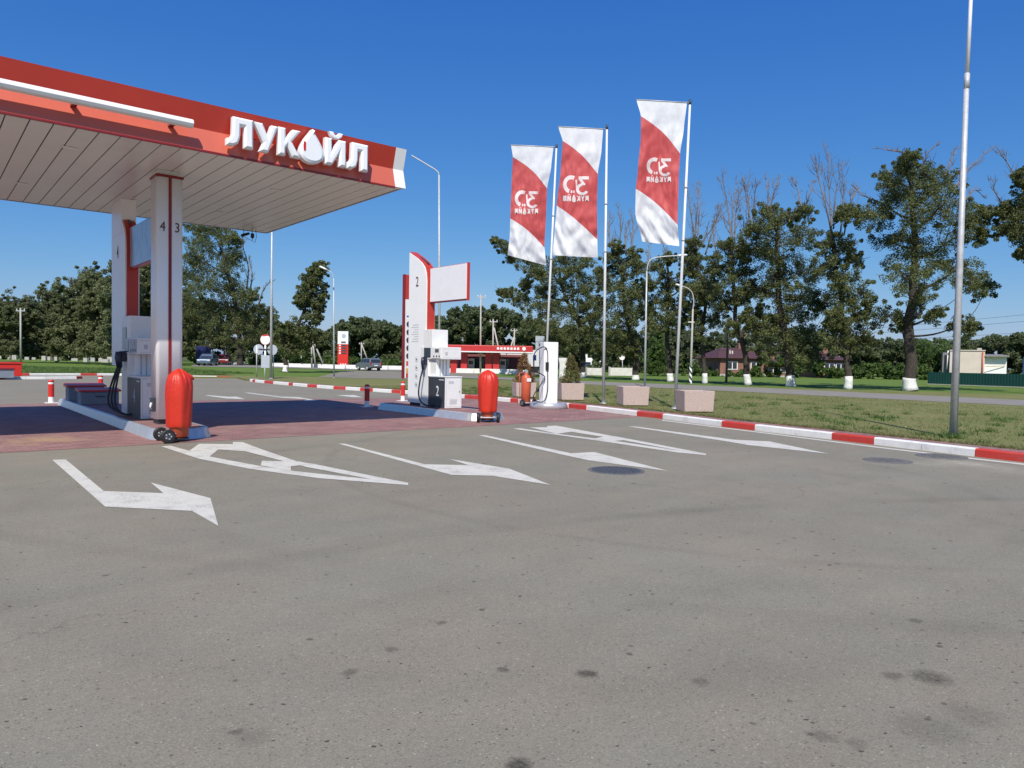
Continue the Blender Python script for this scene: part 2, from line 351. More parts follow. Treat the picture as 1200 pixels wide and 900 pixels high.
    # hairline cracks
    cv_ = nd(nt, 'ShaderNodeTexVoronoi'); cv_.feature = 'DISTANCE_TO_EDGE'; cv_.inputs['Scale'].default_value = 0.33
    cw = nd(nt, 'ShaderNodeTexNoise'); cw.inputs['Scale'].default_value = 1.1; cw.inputs['Detail'].default_value = 9; cw.inputs['Roughness'].default_value = 0.65; L(tc.outputs['Object'], cw.inputs['Vector'])
    ca = nd(nt, 'ShaderNodeVectorMath'); ca.operation = 'MULTIPLY_ADD'; ca.inputs[1].default_value = (0.9, 0.9, 0); L(cw.outputs['Color'], ca.inputs[0]); L(tc.outputs['Object'], ca.inputs[2]); L(ca.outputs[0], cv_.inputs['Vector'])
    crack = math_('MULTIPLY', rng(cv_.outputs['Distance'], 0.0012, 0.0038, 0.20, 0), rng(noise_(0.28, 3), 0.5, 0.6, 0, 1))
    val = math_('MULTIPLY', val, math_('SUBTRACT', 1.0, crack))
    # colour drift between warm and grey
    mm = nd(nt, 'ShaderNodeMix'); mm.data_type = 'RGBA'; mm.inputs['A'].default_value = (0.238, 0.210, 0.160, 1); mm.inputs['B'].default_value = (0.220, 0.207, 0.163, 1)
    L(rng(noise_(0.5, 5, 0.7), 0.35, 0.65, 0, 1), mm.inputs['Factor'])
    vs = nd(nt, 'ShaderNodeVectorMath'); vs.operation = 'SCALE'; L(mm.outputs['Result'], vs.inputs[0]); L(val, vs.inputs['Scale'])
    L(vs.outputs[0], b.inputs['Base Color']); b.inputs['Roughness'].default_value = 0.88; b.inputs['Specular IOR Level'].default_value = 0.25
    bp = nd(nt, 'ShaderNodeBump'); bp.inputs['Strength'].default_value = 0.55; bp.inputs['Distance'].default_value = 0.006
    L(noise_(110, 3, 0.7), bp.inputs['Height']); L(bp.outputs[0], b.inputs['Normal'])
    return m
ASPH = asphalt_mat()

def grass_mat(name, c1, c2, c3):
    m = bpy.data.materials.new(name); m.use_nodes = True; nt = m.node_tree; b = nt.nodes['Principled BSDF']; L = nt.links.new
    tc = nd(nt, 'ShaderNodeTexCoord')
    def nz(sc, det, ro):
        n = nd(nt, 'ShaderNodeTexNoise'); n.inputs['Scale'].default_value = sc; n.inputs['Detail'].default_value = det; n.inputs['Roughness'].default_value = ro; L(tc.outputs['Object'], n.inputs['Vector']); return n.outputs['Fac']
    def rng(x, a, b_, c, d):
        r = nd(nt, 'ShaderNodeMapRange'); r.inputs[1].default_value = a; r.inputs[2].default_value = b_; r.inputs[3].default_value = c; r.inputs[4].default_value = d; L(x, r.inputs[0]); return r.outputs[0]
    m1 = nd(nt, 'ShaderNodeMix'); m1.data_type = 'RGBA'; m1.inputs['A'].default_value = (*c1, 1); m1.inputs['B'].default_value = (*c2, 1); L(rng(nz(0.35, 7, 0.7), 0.36, 0.62, 0, 1), m1.inputs['Factor'])
    m2 = nd(nt, 'ShaderNodeMix'); m2.data_type = 'RGBA'; m2.inputs['B'].default_value = (*c3, 1); L(m1.outputs['Result'], m2.inputs['A']); L(rng(nz(2.4, 8, 0.75), 0.5, 0.72, 0, 0.8), m2.inputs['Factor'])
    vs = nd(nt, 'ShaderNodeVectorMath'); vs.operation = 'SCALE'; L(m2.outputs['Result'], vs.inputs[0]); L(rng(nz(26, 6, 0.8), 0.3, 0.7, 0.62, 1.38), vs.inputs['Scale'])
    L(vs.outputs[0], b.inputs['Base Color']); b.inputs['Roughness'].default_value = 0.95; b.inputs['Specular IOR Level'].default_value = 0.1
    bp = nd(nt, 'ShaderNodeBump'); bp.inputs['Strength'].default_value = 0.8; bp.inputs['Distance'].default_value = 0.04; L(nz(18, 5, 0.7), bp.inputs['Height']); L(bp.outputs[0], b.inputs['Normal'])
    return m
GRASS_DRY = grass_mat('mown_verge', (0.150, 0.175, 0.058), (0.205, 0.202, 0.082), (0.25, 0.205, 0.11))
GRASS_GRN = grass_mat('green_lawn', (0.100, 0.172, 0.034), (0.135, 0.198, 0.044), (0.16, 0.18, 0.06))
GRASS_FAR = grass_mat('far_field', (0.07, 0.10, 0.03), (0.10, 0.12, 0.04), (0.14, 0.13, 0.06))

def paver_mat():
    m = bpy.data.materials.new('red_brick_pavers'); m.use_nodes = True; nt = m.node_tree; b = nt.nodes['Principled BSDF']; L = nt.links.new
    tc = nd(nt, 'ShaderNodeTexCoord')
    bk = nd(nt, 'ShaderNodeTexBrick'); bk.inputs['Scale'].default_value = 1; bk.inputs['Brick Width'].default_value = 0.21; bk.inputs['Row Height'].default_value = 0.105
    bk.inputs['Mortar Size'].default_value = 0.007; bk.inputs['Mortar Smooth'].default_value = 0.3; bk.inputs['Bias'].default_value = 0
    bk.inputs['Color1'].default_value = (0.245, 0.125, 0.115, 1); bk.inputs['Color2'].default_value = (0.32, 0.18, 0.165, 1); bk.inputs['Mortar'].default_value = (0.16, 0.11, 0.10, 1)
    L(tc.outputs['Object'], bk.inputs['Vector'])
    def nz(sc, det, ro):
        n = nd(nt, 'ShaderNodeTexNoise'); n.inputs['Scale'].default_value = sc; n.inputs['Detail'].default_value = det; n.inputs['Roughness'].default_value = ro; L(tc.outputs['Object'], n.inputs['Vector']); return n.outputs['Fac']
    def rng(x, a, b_, c, d):
        r = nd(nt, 'ShaderNodeMapRange'); r.inputs[1].default_value = a; r.inputs[2].default_value = b_; r.inputs[3].default_value = c; r.inputs[4].default_value = d; L(x, r.inputs[0]); return r.outputs[0]
    vs = nd(nt, 'ShaderNodeVectorMath'); vs.operation = 'SCALE'; L(bk.outputs['Color'], vs.inputs[0]); L(rng(nz(0.8, 7, 0.7), 0.3, 0.7, 0.82, 1.18), vs.inputs['Scale'])
    mm = nd(nt, 'ShaderNodeMix'); mm.data_type = 'RGBA'; mm.inputs['B'].default_value = (0.36, 0.28, 0.21, 1); L(vs.outputs[0], mm.inputs['A']); L(rng(nz(0.45, 5, 0.7), 0.54, 0.75, 0, 0.6), mm.inputs['Factor'])
    # sandy spill on the apron
    geo = nd(nt, 'ShaderNodeNewGeometry'); p = gnd(48, 516)
    w_ = nd(nt, 'ShaderNodeTexNoise'); w_.inputs['Scale'].default_value = 2.5; w_.inputs['Detail'].default_value = 6; L(geo.outputs['Position'], w_.inputs['Vector'])
    wv = nd(nt, 'ShaderNodeVectorMath'); wv.operation = 'MULTIPLY_ADD'; wv.inputs[1].default_value = (1.6, 1.6, 0); L(w_.outputs['Color'], wv.inputs[0]); L(geo.outputs['Position'], wv.inputs[2])
    ds = nd(nt, 'ShaderNodeVectorMath'); ds.operation = 'DISTANCE'; L(wv.outputs[0], ds.inputs[0]); ds.inputs[1].default_value = (p.x + 0.8, p.y + 0.8, 0)
    m3 = nd(nt, 'ShaderNodeMix'); m3.data_type = 'RGBA'; m3.inputs['B'].default_value = (0.40, 0.27, 0.15, 1); L(mm.outputs['Result'], m3.inputs['A']); L(rng(ds.outputs['Value'], 0.25, 0.75, 0.75, 0), m3.inputs['Factor'])
    L(m3.outputs['Result'], b.inputs['Base Color']); b.inputs['Roughness'].default_value = 0.8; b.inputs['Specular IOR Level'].default_value = 0.3
    bp = nd(nt, 'ShaderNodeBump'); bp.inputs['Strength'].default_value = 0.5; bp.inputs['Distance'].default_value = 0.006; bp.invert = True
    L(bk.outputs['Fac'], bp.inputs['Height']); L(bp.outputs[0], b.inputs['Normal'])
    return m
PAVER = paver_mat()

# ground and forecourt
sheet('ground', [(-2500, -300), (2500, -300), (2500, 4000), (-2500, 4000)], -0.03, GRASS_FAR)
sheet('forecourt_asphalt', [(-60, -25), (17.6, -25), (17.6, 58), (-60, 58)], 0.0, ASPH, TH)
KERB = [(13.2, -4.0), (14.0, 0.3), (14.45, 2.5), (14.76, 4.64), (15.11, 6.58), (15.29, 7.55), (15.63, 9.62), (15.79, 10.66), (16.38, 13.0), (16.56, 14.11), (16.95, 16.1), (17.16, 17.2),
        (17.38, 18.9), (17.46, 20.65), (17.44, 21.2), (17.40, 22.9), (17.32, 24.0), (17.15, 26.3), (17.0, 28.4), (16.82, 29.2), (16.62, 30.4), (16.45, 31.5), (16.2, 32.6), (16.05, 33.5), (15.95, 35.0), (15.9, 36.1), (15.85, 37.9), (15.8, 40.4), (15.78, 41.7), (15.78, 43.1), (15.9, 44.4)]
sheet('paved_apron', [(-14, 13.8), (16.45, 13.8)] + [(a - 0.02, b) for a, b in KERB[9:16]] + [(17.2, 24.3), (15.2, 24.9), (10.5, 25.9), (7.3, 26.3), (2.2, 26.6), (-14, 26.8)], 0.004, PAVER, TH)
# right-hand verge, one sheet inside the kerb
off = lambda d: [(a + d, b) for a, b in KERB]
lawn = off(0.16) + [(16.2, 46.0), (17.2, 50.5), (14.6, 51.4), (12, 58.2), (-80, 58.2), (-80, 72), (-10, 68), (10, 62), (34, 40), (60, -4)]
sheet('verge_lawn', lawn, 0.105, GRASS_DRY, TH, skirt=0.13)
strip = off(0.155) + off(0.95)[::-1]
sheet('kerbside_path', strip, 0.112, PAVER, TH)
# ground beyond: gently rising, green
def back_h(v, u):
    t = max(0.0, min(1.0, (u - 62) / 34.0)); s_ = max(0.0, min(1.0, (16 - v) / 20.0))
    t = t * t * (3 - 2 * t); s_ = s_ * s_ * (3 - 2 * s_)
    return 0.085 + 0.62 * t * s_
mb = MB(); NX, NY = 90, 60
for j in range(NY + 1):
    for i in range(NX + 1):
        v = -120 + 260 * i / NX; u = -30 + 230 * j / NY
        mb.v.append((v, u, back_h(v, u)))
keep = lambda v, u: not (u < 59.5 and v < 18.5)
for j in range(NY):
    for i in range(NX):
        v = -120 + 260 * (i + .5) / NX; u = -30 + 230 * (j + .5) / NY
        if v > 20 or u > 60:
            a = j * (NX + 1) + i; mb.f.append((a, a + 1, a + NX + 2, a + NX + 1)); mb.m.append(0); mb.sm.append(True)
o = mb.build('terrain', GRASS_GRN, rotz=TH); o['kind'] = 'structure'

def kerb_run(name, pts, colors, loc_rot=TH, h=0.15, w=0.15, side=1):
    """pts: polyline in grid frame; colours per stone; each edge is cut in stones"""
    mb = MB(); P = [Vector((a, b, 0)) for a, b in pts]
    for i in range(len(P) - 1):
        a, b = P[i], P[i + 1]; t = (b - a).normalized(); n = Vector((t.y, -t.x, 0)) * side
        ta = (P[i + 1] - P[max(i - 1, 0)]).normalized(); tb = (P[min(i + 2, len(P) - 1)] - P[i]).normalized()
        na = Vector((ta.y, -ta.x, 0)) * side; nb = Vector((tb.y, -tb.x, 0)) * side
        g = 0.006; a2 = a + t * g; b2 = b - t * g; c = 0.022
        prof = [(0, 0), (0, h - c), (c, h), (w, h), (w, 0)]
        va = [a2 + na * p + Vector((0, 0, q)) for p, q in prof]; vb = [b2 + nb * p + Vector((0, 0, q)) for p, q in prof]
        f = [(k, k + 1, 5 + k + 1, 5 + k) for k in range(4)] + [(4, 3, 2, 1, 0), (5, 6, 7, 8, 9)]
        if side < 0: f = [x[::-1] for x in f]
        f = [x[::-1] for x in f]
        mb.add(va + vb, f, colors[i % len(colors)])
    bm_o = mb.build(name, [KERBW, KERBR, CONC], rotz=loc_rot); bm_o['kind'] = 'structure'
    bm = bmesh.new(); bm.from_mesh(bm_o.data); bmesh.ops.recalc_face_normals(bm, faces=bm.faces); bm.to_mesh(bm_o.data); bm.free()
    return bm_o
# resample the kerb by the measured joints: list of u positions of joints with colour after each
def kerb_point(u):
    for (a, b), (c, d) in zip(KERB[:-1], KERB[1:]):
        if b <= u <= d: return (a + (c - a) * (u - b) / (d - b), u)
    return KERB[-1]
joints = [(-4, 0), (-1.2, 1), (-0.2, 0), (2.3, 1), (4.64, 0), (6.58, 1), (7.55, 0), (9.62, 1), (10.66, 0), (13.0, 1), (14.11, 0), (16.7, 1), (17.7, 0), (20.65, 1), (21.1, 0), (22.95, 1), (23.9, 0), (26.4, 0), (28.4, 1), (28.97, 0), (30.3, 1), (31.27, 0), (32.34, 1), (33.3, 0), (34.93, 1), (36.0, 0), (37.75, 1), (38.3, 0), (40.4, 1), (41.7, 0), (43.2, 1), (43.8, 0), (44.4, 0)]
kp, kc = [], []
for (u, c), (u2, _) in zip(joints[:-1], joints[1:]):
    n = max(1, round((u2 - u) / 1.0))
    for k in range(n): kp.append(kerb_point(u + (u2 - u) * k / n)); kc.append(c)
kp.append(kerb_point(44.4))
kp += [(16.15, 44.95), (16.6, 45.2)]; kc += [0, 0]
kerb_run('painted_kerb', kp, kc, side=1)
# far kerb along the back lawn
fk = [(-30 + 1.0 * i, 58.15) for i in range(42)] + [(12.0, 57.4), (12.6, 56.4), (13.1, 55.2), (13.5, 54.2), (13.9, 53.2), (14.4, 52.3), (15.2, 51.7), (16.1, 51.3), (17.0, 51.2)]
fc = [1 if (i % 4 == 0) else 0 for i in range(len(fk) - 4)] + [0, 0, 0, 1]
kerb_run('back_kerb', fk[::-1], fc[::-1], side=1)
# kerb of the neighbouring lane divider at far left
lk = [(-12 + i, 50.2 - 0.0 * i) for i in range(19)] + [(7.6, 50.5), (8.0, 51.1)]
kerb_run('lane_divider_kerb', lk, [0, 0, 0, 1], side=-1)
sheet('lane_divider_ground', [(-12, 50.35), (6.9, 50.35), (7.7, 51.2), (7.0, 52.2), (-12, 52.2)], 0.11, GRASS_GRN, TH)

# road beyond the verge, parking strip behind and the far barriers' road
def strip_world(name, near, far, z, mat):
    pts = [(p.x, p.y) for p in near] + [(p.x, p.y) for p in far[::-1]]
    return sheet(name, pts, z, mat)
ROADM = M('pale_road', (0.235, 0.215, 0.19), 0.9, var=0.12, scale=0.8, bump=0.3, bscale=20)
zr = 0.114
strip_world('side_road', [gnd(520, 442, zr), gnd(620, 446, zr), gnd(680, 450, zr), gnd(840, 457.6, zr), gnd(1000, 465.5, zr), gnd(1200, 475.5, zr), gnd(1500, 492, zr)],
            [gnd(520, 440.2, zr), gnd(620, 443.2, zr), gnd(680, 446.4, zr), gnd(840, 452.3, zr), gnd(1000, 459.5, zr), gnd(1200, 468.8, zr), gnd(1500, 482, zr)], zr, ROADM)
strip_world('parking_lot', [gnd(372, 441.8, zr), gnd(430, 443.5, zr), gnd(500, 444.5, zr), gnd(560, 441.5, zr)], [gnd(405, 434.5, zr), gnd(440, 434.8, zr), gnd(500, 436, zr), gnd(560, 437.5, zr)], zr + 0.004, ASPH)
strip_world('back_road', [gnd(225, 429.5, zr), gnd(330, 431, zr), gnd(405, 433.2, zr), gnd(560, 437, zr), gnd(640, 439.2, zr)], [gnd(225, 427.2, zr), gnd(330, 428.2, zr), gnd(405, 430.2, zr), gnd(560, 434, zr), gnd(640, 436.5, zr)], zr, ROADM)

# ------------------------------------------------------------------ painted markings
def zp(zx, zy, x0, y0, s): return (x0 + zx / s, y0 + zy / s)
def marking(name, polys, label):
    mb = MB()
    for poly in polys:
        pts = [gnd(x, y, 0.0) for x, y in poly]
        a = sum(pts[i].x * pts[(i + 1) % len(pts)].y - pts[(i + 1) % len(pts)].x * pts[i].y for i in range(len(pts)))
        if a < 0: pts = pts[::-1]
        mb.add([(p.x, p.y, 0.0045 + 0.0012 * len(mb.f)) for p in pts], [tuple(range(len(pts)))])
    o = mb.build(name, MARKW); o['kind'] = 'structure'; o['label'] = label; return o
zA = lambda L: [zp(x, y, 0, 480, 2.4) for x, y in L]
zB = lambda L: [zp(x, y, 380, 470, 1.9355) for x, y in L]
zC = lambda L: [zp(x, y, 200, 300, 4.0) for x, y in L]
marking('turn_arrow_marking', [zA([(147, 142), (185, 141), (292, 230), (460, 236), (424, 206), (592, 250), (614, 328), (540, 286), (296, 274)])], 'bent white turn arrow nearest the camera on asphalt')
marking('double_arrow_marking', [zA([(453, 104), (480, 102), (590, 133), (735, 160), (830, 174), (1055, 198), (1148, 207), (1148, 213), (1055, 206), (900, 194), (800, 181), (700, 167), (560, 139)]),
                                 zA([(526, 121), (560, 97), (655, 98), (655, 92), (682, 92), (740, 114), (840, 148), (884, 154), (1060, 190), (1148, 207), (1055, 199), (860, 162), (690, 118), (614, 113), (586, 136)]),
                                 zA([(733, 158), (737, 145), (842, 147), (872, 154), (818, 161), (818, 174)])], 'narrow white crossed double arrow by the near island')
marking('bent_arrow_marking', [zB([(32, 97), (46, 97), (228, 144), (328, 146), (284, 132), (420, 154), (514, 191), (380, 170), (288, 168)])], 'white arrow with a side barb in the middle lane')
marking('straight_arrow_marking', [zB([(350, 78), (366, 78), (560, 119), (612, 116), (780, 159), (600, 135), (540, 122)])], 'straight white arrow pointing at the manhole')
marking('double_arrow_marking', [zB([(428, 63), (444, 62), (530, 75), (640, 88), (800, 112), (866, 120), (866, 123), (800, 117), (620, 90), (520, 76)]), zB([(466, 60), (506, 60), (506, 57), (525, 56), (700, 88), (866, 120), (800, 112), (660, 86), (560, 70), (528, 75)]), zB([(612, 86), (640, 80), (695, 88), (650, 92)])], 'distant crossed double arrow before the far lane')
marking('straight_arrow_marking', [zB([(690, 58), (705, 58), (930, 88), (1010, 92), (1145, 120), (960, 100), (915, 92)])], 'straight white arrow beside the painted kerb')
marking('far_arrow_marking', [zC([(160, 654), (180, 653), (270, 660), (310, 660), (350, 672), (260, 668)])], 'white arrow behind the column under the canopy')
marking('far_arrow_marking', [zC([(345, 642), (365, 641), (520, 660), (600, 662), (690, 678), (620, 680), (640, 672), (520, 664)])], 'white barbed arrow beyond the canopy shadow')
marking('far_arrow_marking', [zC([(775, 653), (860, 652), (900, 663), (850, 662)])], 'short white arrow near the distant kerb')
marking('edge_line_marking', [[gnd(776, 493.2)[:2] and (776, 493.2), (776, 492.3), (900, 507.6), (1024, 523.2), (1142, 537.2), (1200, 543.6), (1200, 545.2), (1142, 538.6), (1024, 524.4), (900, 508.6)]], 'thin white line painted along the kerb')

# ------------------------------------------------------------------ canopy
HS = 5.25
V1, U0, U1 = 8.10, 13.42, 21.30
VL = -3.5
can = thing('fuel_canopy', 'red and white fuel station canopy carried over the pump island', 'canopy', sv(0, 0, 0), TH)
mb = MB(); k = 0; v = 1.44 - 0.32 * 16
while v < V1 - 0.02:
    a, b = v + 0.009, min(v + 0.311, V1 - 0.02)
    mb.box(a, b, U0 + 0.06, (U0 + U1) / 2 - 0.002, HS, HS + 0.02); mb.box(a, b, (U0 + U1) / 2 + 0.002, U1 - 0.02, HS, HS + 0.02); v += 0.32
sof = mb.build('soffit', SOFFIT, can, bevel=0.003, seg=1)
MB().box(VL, V1 - 0.02, U0 + 0.05, U1 - 0.03, HS + 0.022, HS + 0.05).build('soffit_backing', GAP, can)
prof = [(U0, 5.215), (U0 + 0.11, 5.605), (U0 - 0.02, 6.03), (U0 + 0.06, 6.05), (U0 + 0.3, 6.05), (U0 + 0.3, 5.25)]
def fascia(x0, x1, pr, name, mats, lbl=None, off_=0.0):
    mb = MB(); n = len(pr)
    mb.extrude([(x0, a - off_, b) for a, b in pr], (x1 - x0, 0, 0))
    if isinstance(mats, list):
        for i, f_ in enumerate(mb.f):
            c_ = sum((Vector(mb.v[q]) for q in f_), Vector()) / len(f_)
            if len(f_) == 4 and c_.z < 5.55 and c_.y < U0 + 0.1: mb.m[i] = 1  # lower, upward-tilted face gets the colour with painted sheen
    return mb.build(name, mats, can, label=lbl)
fascia(VL, 7.85, prof, 'front_fascia', [RED, RED_SHEEN])
fascia(7.85, V1, [(a - 0.004 if i < 3 else a, b) for i, (a, b) in enumerate(prof)], 'fascia_end_cap', WHITE, 'white folded end piece of the red fascia')
MB().box(VL, 7.85, U0 - 0.012, U0 + 0.05, 5.185, 5.214).build('fascia_lower_lip', REDD, can)
MB().box(V1 + 0.002, V1 + 0.03, U0 + 0.14, U1 + 0.03, HS - 0.01, 6.03).build('side_fascia', GREYSIGN, can)
MB().box(VL, V1 + 0.0, U1, U1 + 0.04, HS - 0.012, 6.04).build('rear_fascia', GREYSIGN, can)
MB().box(VL, V1 - 0.01, U0 + 0.31, U1 - 0.01, 5.8, 5.9).build('roof_deck', GAP, can)
mb = MB()
for (vv, uu) in ((2.1, 15.1), (1.75, 18.9), (6.05, 15.6), (6.0, 18.9)): mb.box(vv, vv + 0.22, uu, uu + 0.14, HS - 0.012, HS - 0.002)
# ceiling lamps, one part each
for (vv, uu) in ((2.05, 15.0), (1.7, 18.9), (6.05, 15.6), (5.95, 19.0)):
    MB().box(vv, vv + 0.24, uu, uu + 0.10, HS - 0.016, HS - 0.003).build('ceiling_lamp', WHITE, can, bevel=0.004, label='small flush lamp on the canopy underside')
# light bar on the fascia
bar = thing('light_bar', 'long white tubular light bar along the red canopy fascia', 'light bar', sv(3.75, 13.30, 5.585), TH)
mb = MB(); pts = []
hexp = [(0.0, -0.075), (-0.07, -0.06), (-0.10, -0.01), (-0.085, 0.045), (-0.03, 0.075), (0.02, 0.075), (0.02, -0.075)]
mb.extrude([(0, a, b) for a, b in hexp], (-7.2, 0, 0)); mb.build('tube_housing', WHITE, bar, bevel=0.008)
for i in range(5):
    MB().box(-0.35 - 1.45 * i, -0.27 - 1.45 * i, 0.022, 0.26, -0.07, -0.03).build('bracket', REDD, bar)

# letters
GLY = {
 'L': [(0, 0), (0, .23), (.12, .25), (.2, .38), (.22, 1), (1, 1), (1, 0), (.66, 0), (.66, .72), (.52, .72), (.50, .34), (.42, .10), (.24, 0)],
 'U': [(0, 1), (.36, 1), (.57, .58), (.72, 1), (1.0, 1), (.60, 0), (.24, 0), (.40, .32)],
 'K': [(0, 0), (0, 1), (.32, 1), (.32, .63), (.64, 1), (1.0, 1), (.60, .55), (1.0, 0), (.62, 0), (.40, .37), (.32, .28), (.32, 0)],
 'I': [(0, 0), (0, 1), (.32, 1), (.32, .50), (.66, 1), (1, 1), (1, 0), (.68, 0), (.68, .50), (.34, 0)],
}
drop = []
for i in range(40):
    t = 2 * math.pi * i / 40; r_ = 1.0
    x = math.sin(t) * (math.sin(t / 2) ** 1.35); z = math.cos(t)
    drop.append((x * 0.82, z))
def glyph_mesh(poly, depth=0.10, bev=0.035, rise=0.035):
    bm = bmesh.new()
    vs = [bm.verts.new((x, 0, z)) for x, z in poly]
    f = bm.faces.new(vs); bm.normal_update()
    if f.normal.y > 0: f.normal_flip()
    r = bmesh.ops.extrude_face_region(bm, geom=[f]); nf = [g for g in r['geom'] if isinstance(g, bmesh.types.BMFace)][0]
    bmesh.ops.translate(bm, vec=(0, -depth, 0), verts=nf.verts)
    bmesh.ops.inset_region(bm, faces=[nf], thickness=bev, depth=rise, use_even_offset=True)
    bmesh.ops.triangulate(bm, faces=bm.faces); bmesh.ops.recalc_face_normals(bm, faces=bm.faces)
    return bm
def glyph_obj(name, poly, mat, parent, depth=0.10, bev=0.035, rise=0.035, loc=(0, 0, 0)):
    bm = glyph_mesh(poly, depth, bev, rise); me = bpy.data.meshes.new(name); bm.to_mesh(me); bm.free(); me.materials.append(mat)
    o = bpy.data.objects.new(name, me); COL.objects.link(o); o.parent = parent; o.location = loc; return o
LETW = M('sign_letter_white', (0.86, 0.88, 0.90), 0.4, var=0.02)
sign = thing('canopy_sign', 'large raised white letters with a teardrop on the canopy fascia', 'sign', sv(4.32, 13.40, 5.36), TH)
def put_letter(g, v0, v1, z0, z1, nm='letter'):
    glyph_obj(nm, [((v0 - 4.32) + x * (v1 - v0), (z0 - 5.36) + z * (z1 - z0)) for x, z in GLY[g]], LETW, sign, loc=(0, -0.03, 0))
put_letter('L', 4.32, 4.79, 5.35, 5.87); put_letter('U', 4.80, 5.25, 5.35, 5.86); put_letter('K', 5.26, 5.69, 5.36, 5.87)
put_letter('I', 6.19, 6.63, 5.36, 5.87); put_letter('L', 6.66, 7.12, 5.36, 5.89)
glyph_obj('breve', [((6.28 - 4.32) + x, 0.55 + z) for x, z in [(0, .10), (.09, .10), (.12, .055), (.15, .045), (.18, .055), (.21, .10), (.30, .10), (.27, .03), (.2, -.02), (.1, -.02), (.03, .03)]], LETW, sign, 0.08, 0.015, 0.015, loc=(0, -0.03, 0))
dr = glyph_obj('drop', [((5.91 - 4.32) + x * 0.41, 0.27 + z * 0.325) for x, z in drop], LETW, sign, 0.13, 0.05, 0.03, loc=(0, -0.03, 0))
cres = []
for i in range(11):
    t = -0.9 + 1.8 * i / 10; cres.append((5.91 - 4.32 - 0.16 - 0.05 * math.cos(t) + 0.02, 0.24 + 0.12 * math.sin(t)))
cres += [(5.91 - 4.32 - 0.15 + 0.012 + 0.0 * i, 0.24 + 0.1 * math.sin(0.9 - 1.8 * i / 6)) for i in range(7)]
glyph_obj('red_highlight', cres, SIGNRED, dr, 0.004, 0.001, 0.001, loc=(0, -0.163, 0))

# cameras hung from the rear edge
for (dv, lab, kind_) in ((7.38, 'black bullet camera pointing left under the rear canopy edge', 0), (7.62, 'small dark dome camera with looped cable under the rear canopy edge', 1)):
    c = thing('security_camera', lab, 'camera', sv(dv, 21.1, HS), TH, 'cameras under the canopy')
    c.scale = (0.85, 0.85, 0.85)
    MB().tube([(-0.02, 0, 0), (-0.02, 0, -0.24)], 0.012, 6).build('hanger', BLACK, c)
    if kind_ == 0:
        MB().tube([(0.16, 0.0, -0.13), (-0.06, -0.02, -0.22), (-0.10, -0.03, -0.24)], [0.04, 0.05, 0.048], 12).build('body', BLACK, c)
        MB().tube([(-0.02, 0, -0.24), (0.1, 0, -0.32), (0.25, 0, -0.36)], 0.008, 5).build('cable', BLACK, c)
    else:
        MB().tube([(-0.01, 0, -0.12), (-0.01, 0, -0.16), (-0.01, 0, -0.24), (-0.01, 0, -0.29)], [0.05, 0.06, 0.06, 0.03], 14).build('body', BLACK, c)
        MB().tube([(0.1, 0, 0), (0.13, 0, -0.2), (0.08, 0, -0.42), (-0.02, 0, -0.38), (0, 0, -0.30)], 0.008, 5).build('cable', BLACK, c)
        MB().disc((-0.05, -0.065, -0.2), (0, 1, 0), 0.035, 0.02, 14).build('lens', GLASS, c)

# ------------------------------------------------------------------ islands
def island(name, label, v0, v1, ua, ub, z=0.2):
    e = thing(name, label, 'pump island', sv((v0 + v1) / 2, ua, 0), TH, 'raised pump islands')
    hw = (v1 - v0) / 2; L = ub - ua
    def outline(ins):
        h = hw - ins; c = 0.42; pts = []
        for i in range(6):
            a = math.pi / 2 * i / 5; pts.append((-h + c - c * math.cos(a) if 0 else -h + c * (1 - math.cos(a)), 0.0 + ins + c * (1 - math.sin(a))))
        pts = [(-h + c * (1 - math.sin(math.pi / 2 * i / 5)), ins + c * (1 - math.cos(math.pi / 2 * i / 5))) for i in range(6)]   # from (-h,ins+c..)
        left = [(-h + c * (1 - math.cos(math.pi / 2 * i / 5)), ins + c * (1 - math.sin(math.pi / 2 * i / 5))) for i in range(6)]
        right = [(-x, y) for x, y in left[::-1]]
        back = [(h, L - ins - 0.2), (h - 0.2, L - ins), (-h + 0.2, L - ins), (-h, L - ins - 0.2)]
        return left + right + back
    a, b = outline(0.0), outline(0.05); n = len(a); mb = MB()
    c_ = outline(0.075)
    mb.add([(x, y, 0) for x, y in a] + [(x, y, z - 0.012) for x, y in b] + [(x, y, z) for x, y in c_] + [(x, y, z) for x, y in outline(0.11)] + [(x, y, z - 0.02) for x, y in outline(0.112)],
           [(r * n + i, r * n + (i + 1) % n, (r + 1) * n + (i + 1) % n, (r + 1) * n + i) for r in range(4) for i in range(n)])
    rim = mb.build('steel_edge', STEEL, e)
    mb = MB(); q = outline(0.105); mb.add([(x, y, z - 0.006) for x, y in q], [tuple(range(n))]); mb.build('paved_top', PAVER, e)
    return e
island('pump_island', 'long brick topped pump island with steel edge under the canopy', 3.36, 4.50, 14.32, 25.9)
island('pump_island', 'brick topped pump island outside the canopy shadow with steel edge', 11.05, 12.30, 14.85, 20.0)

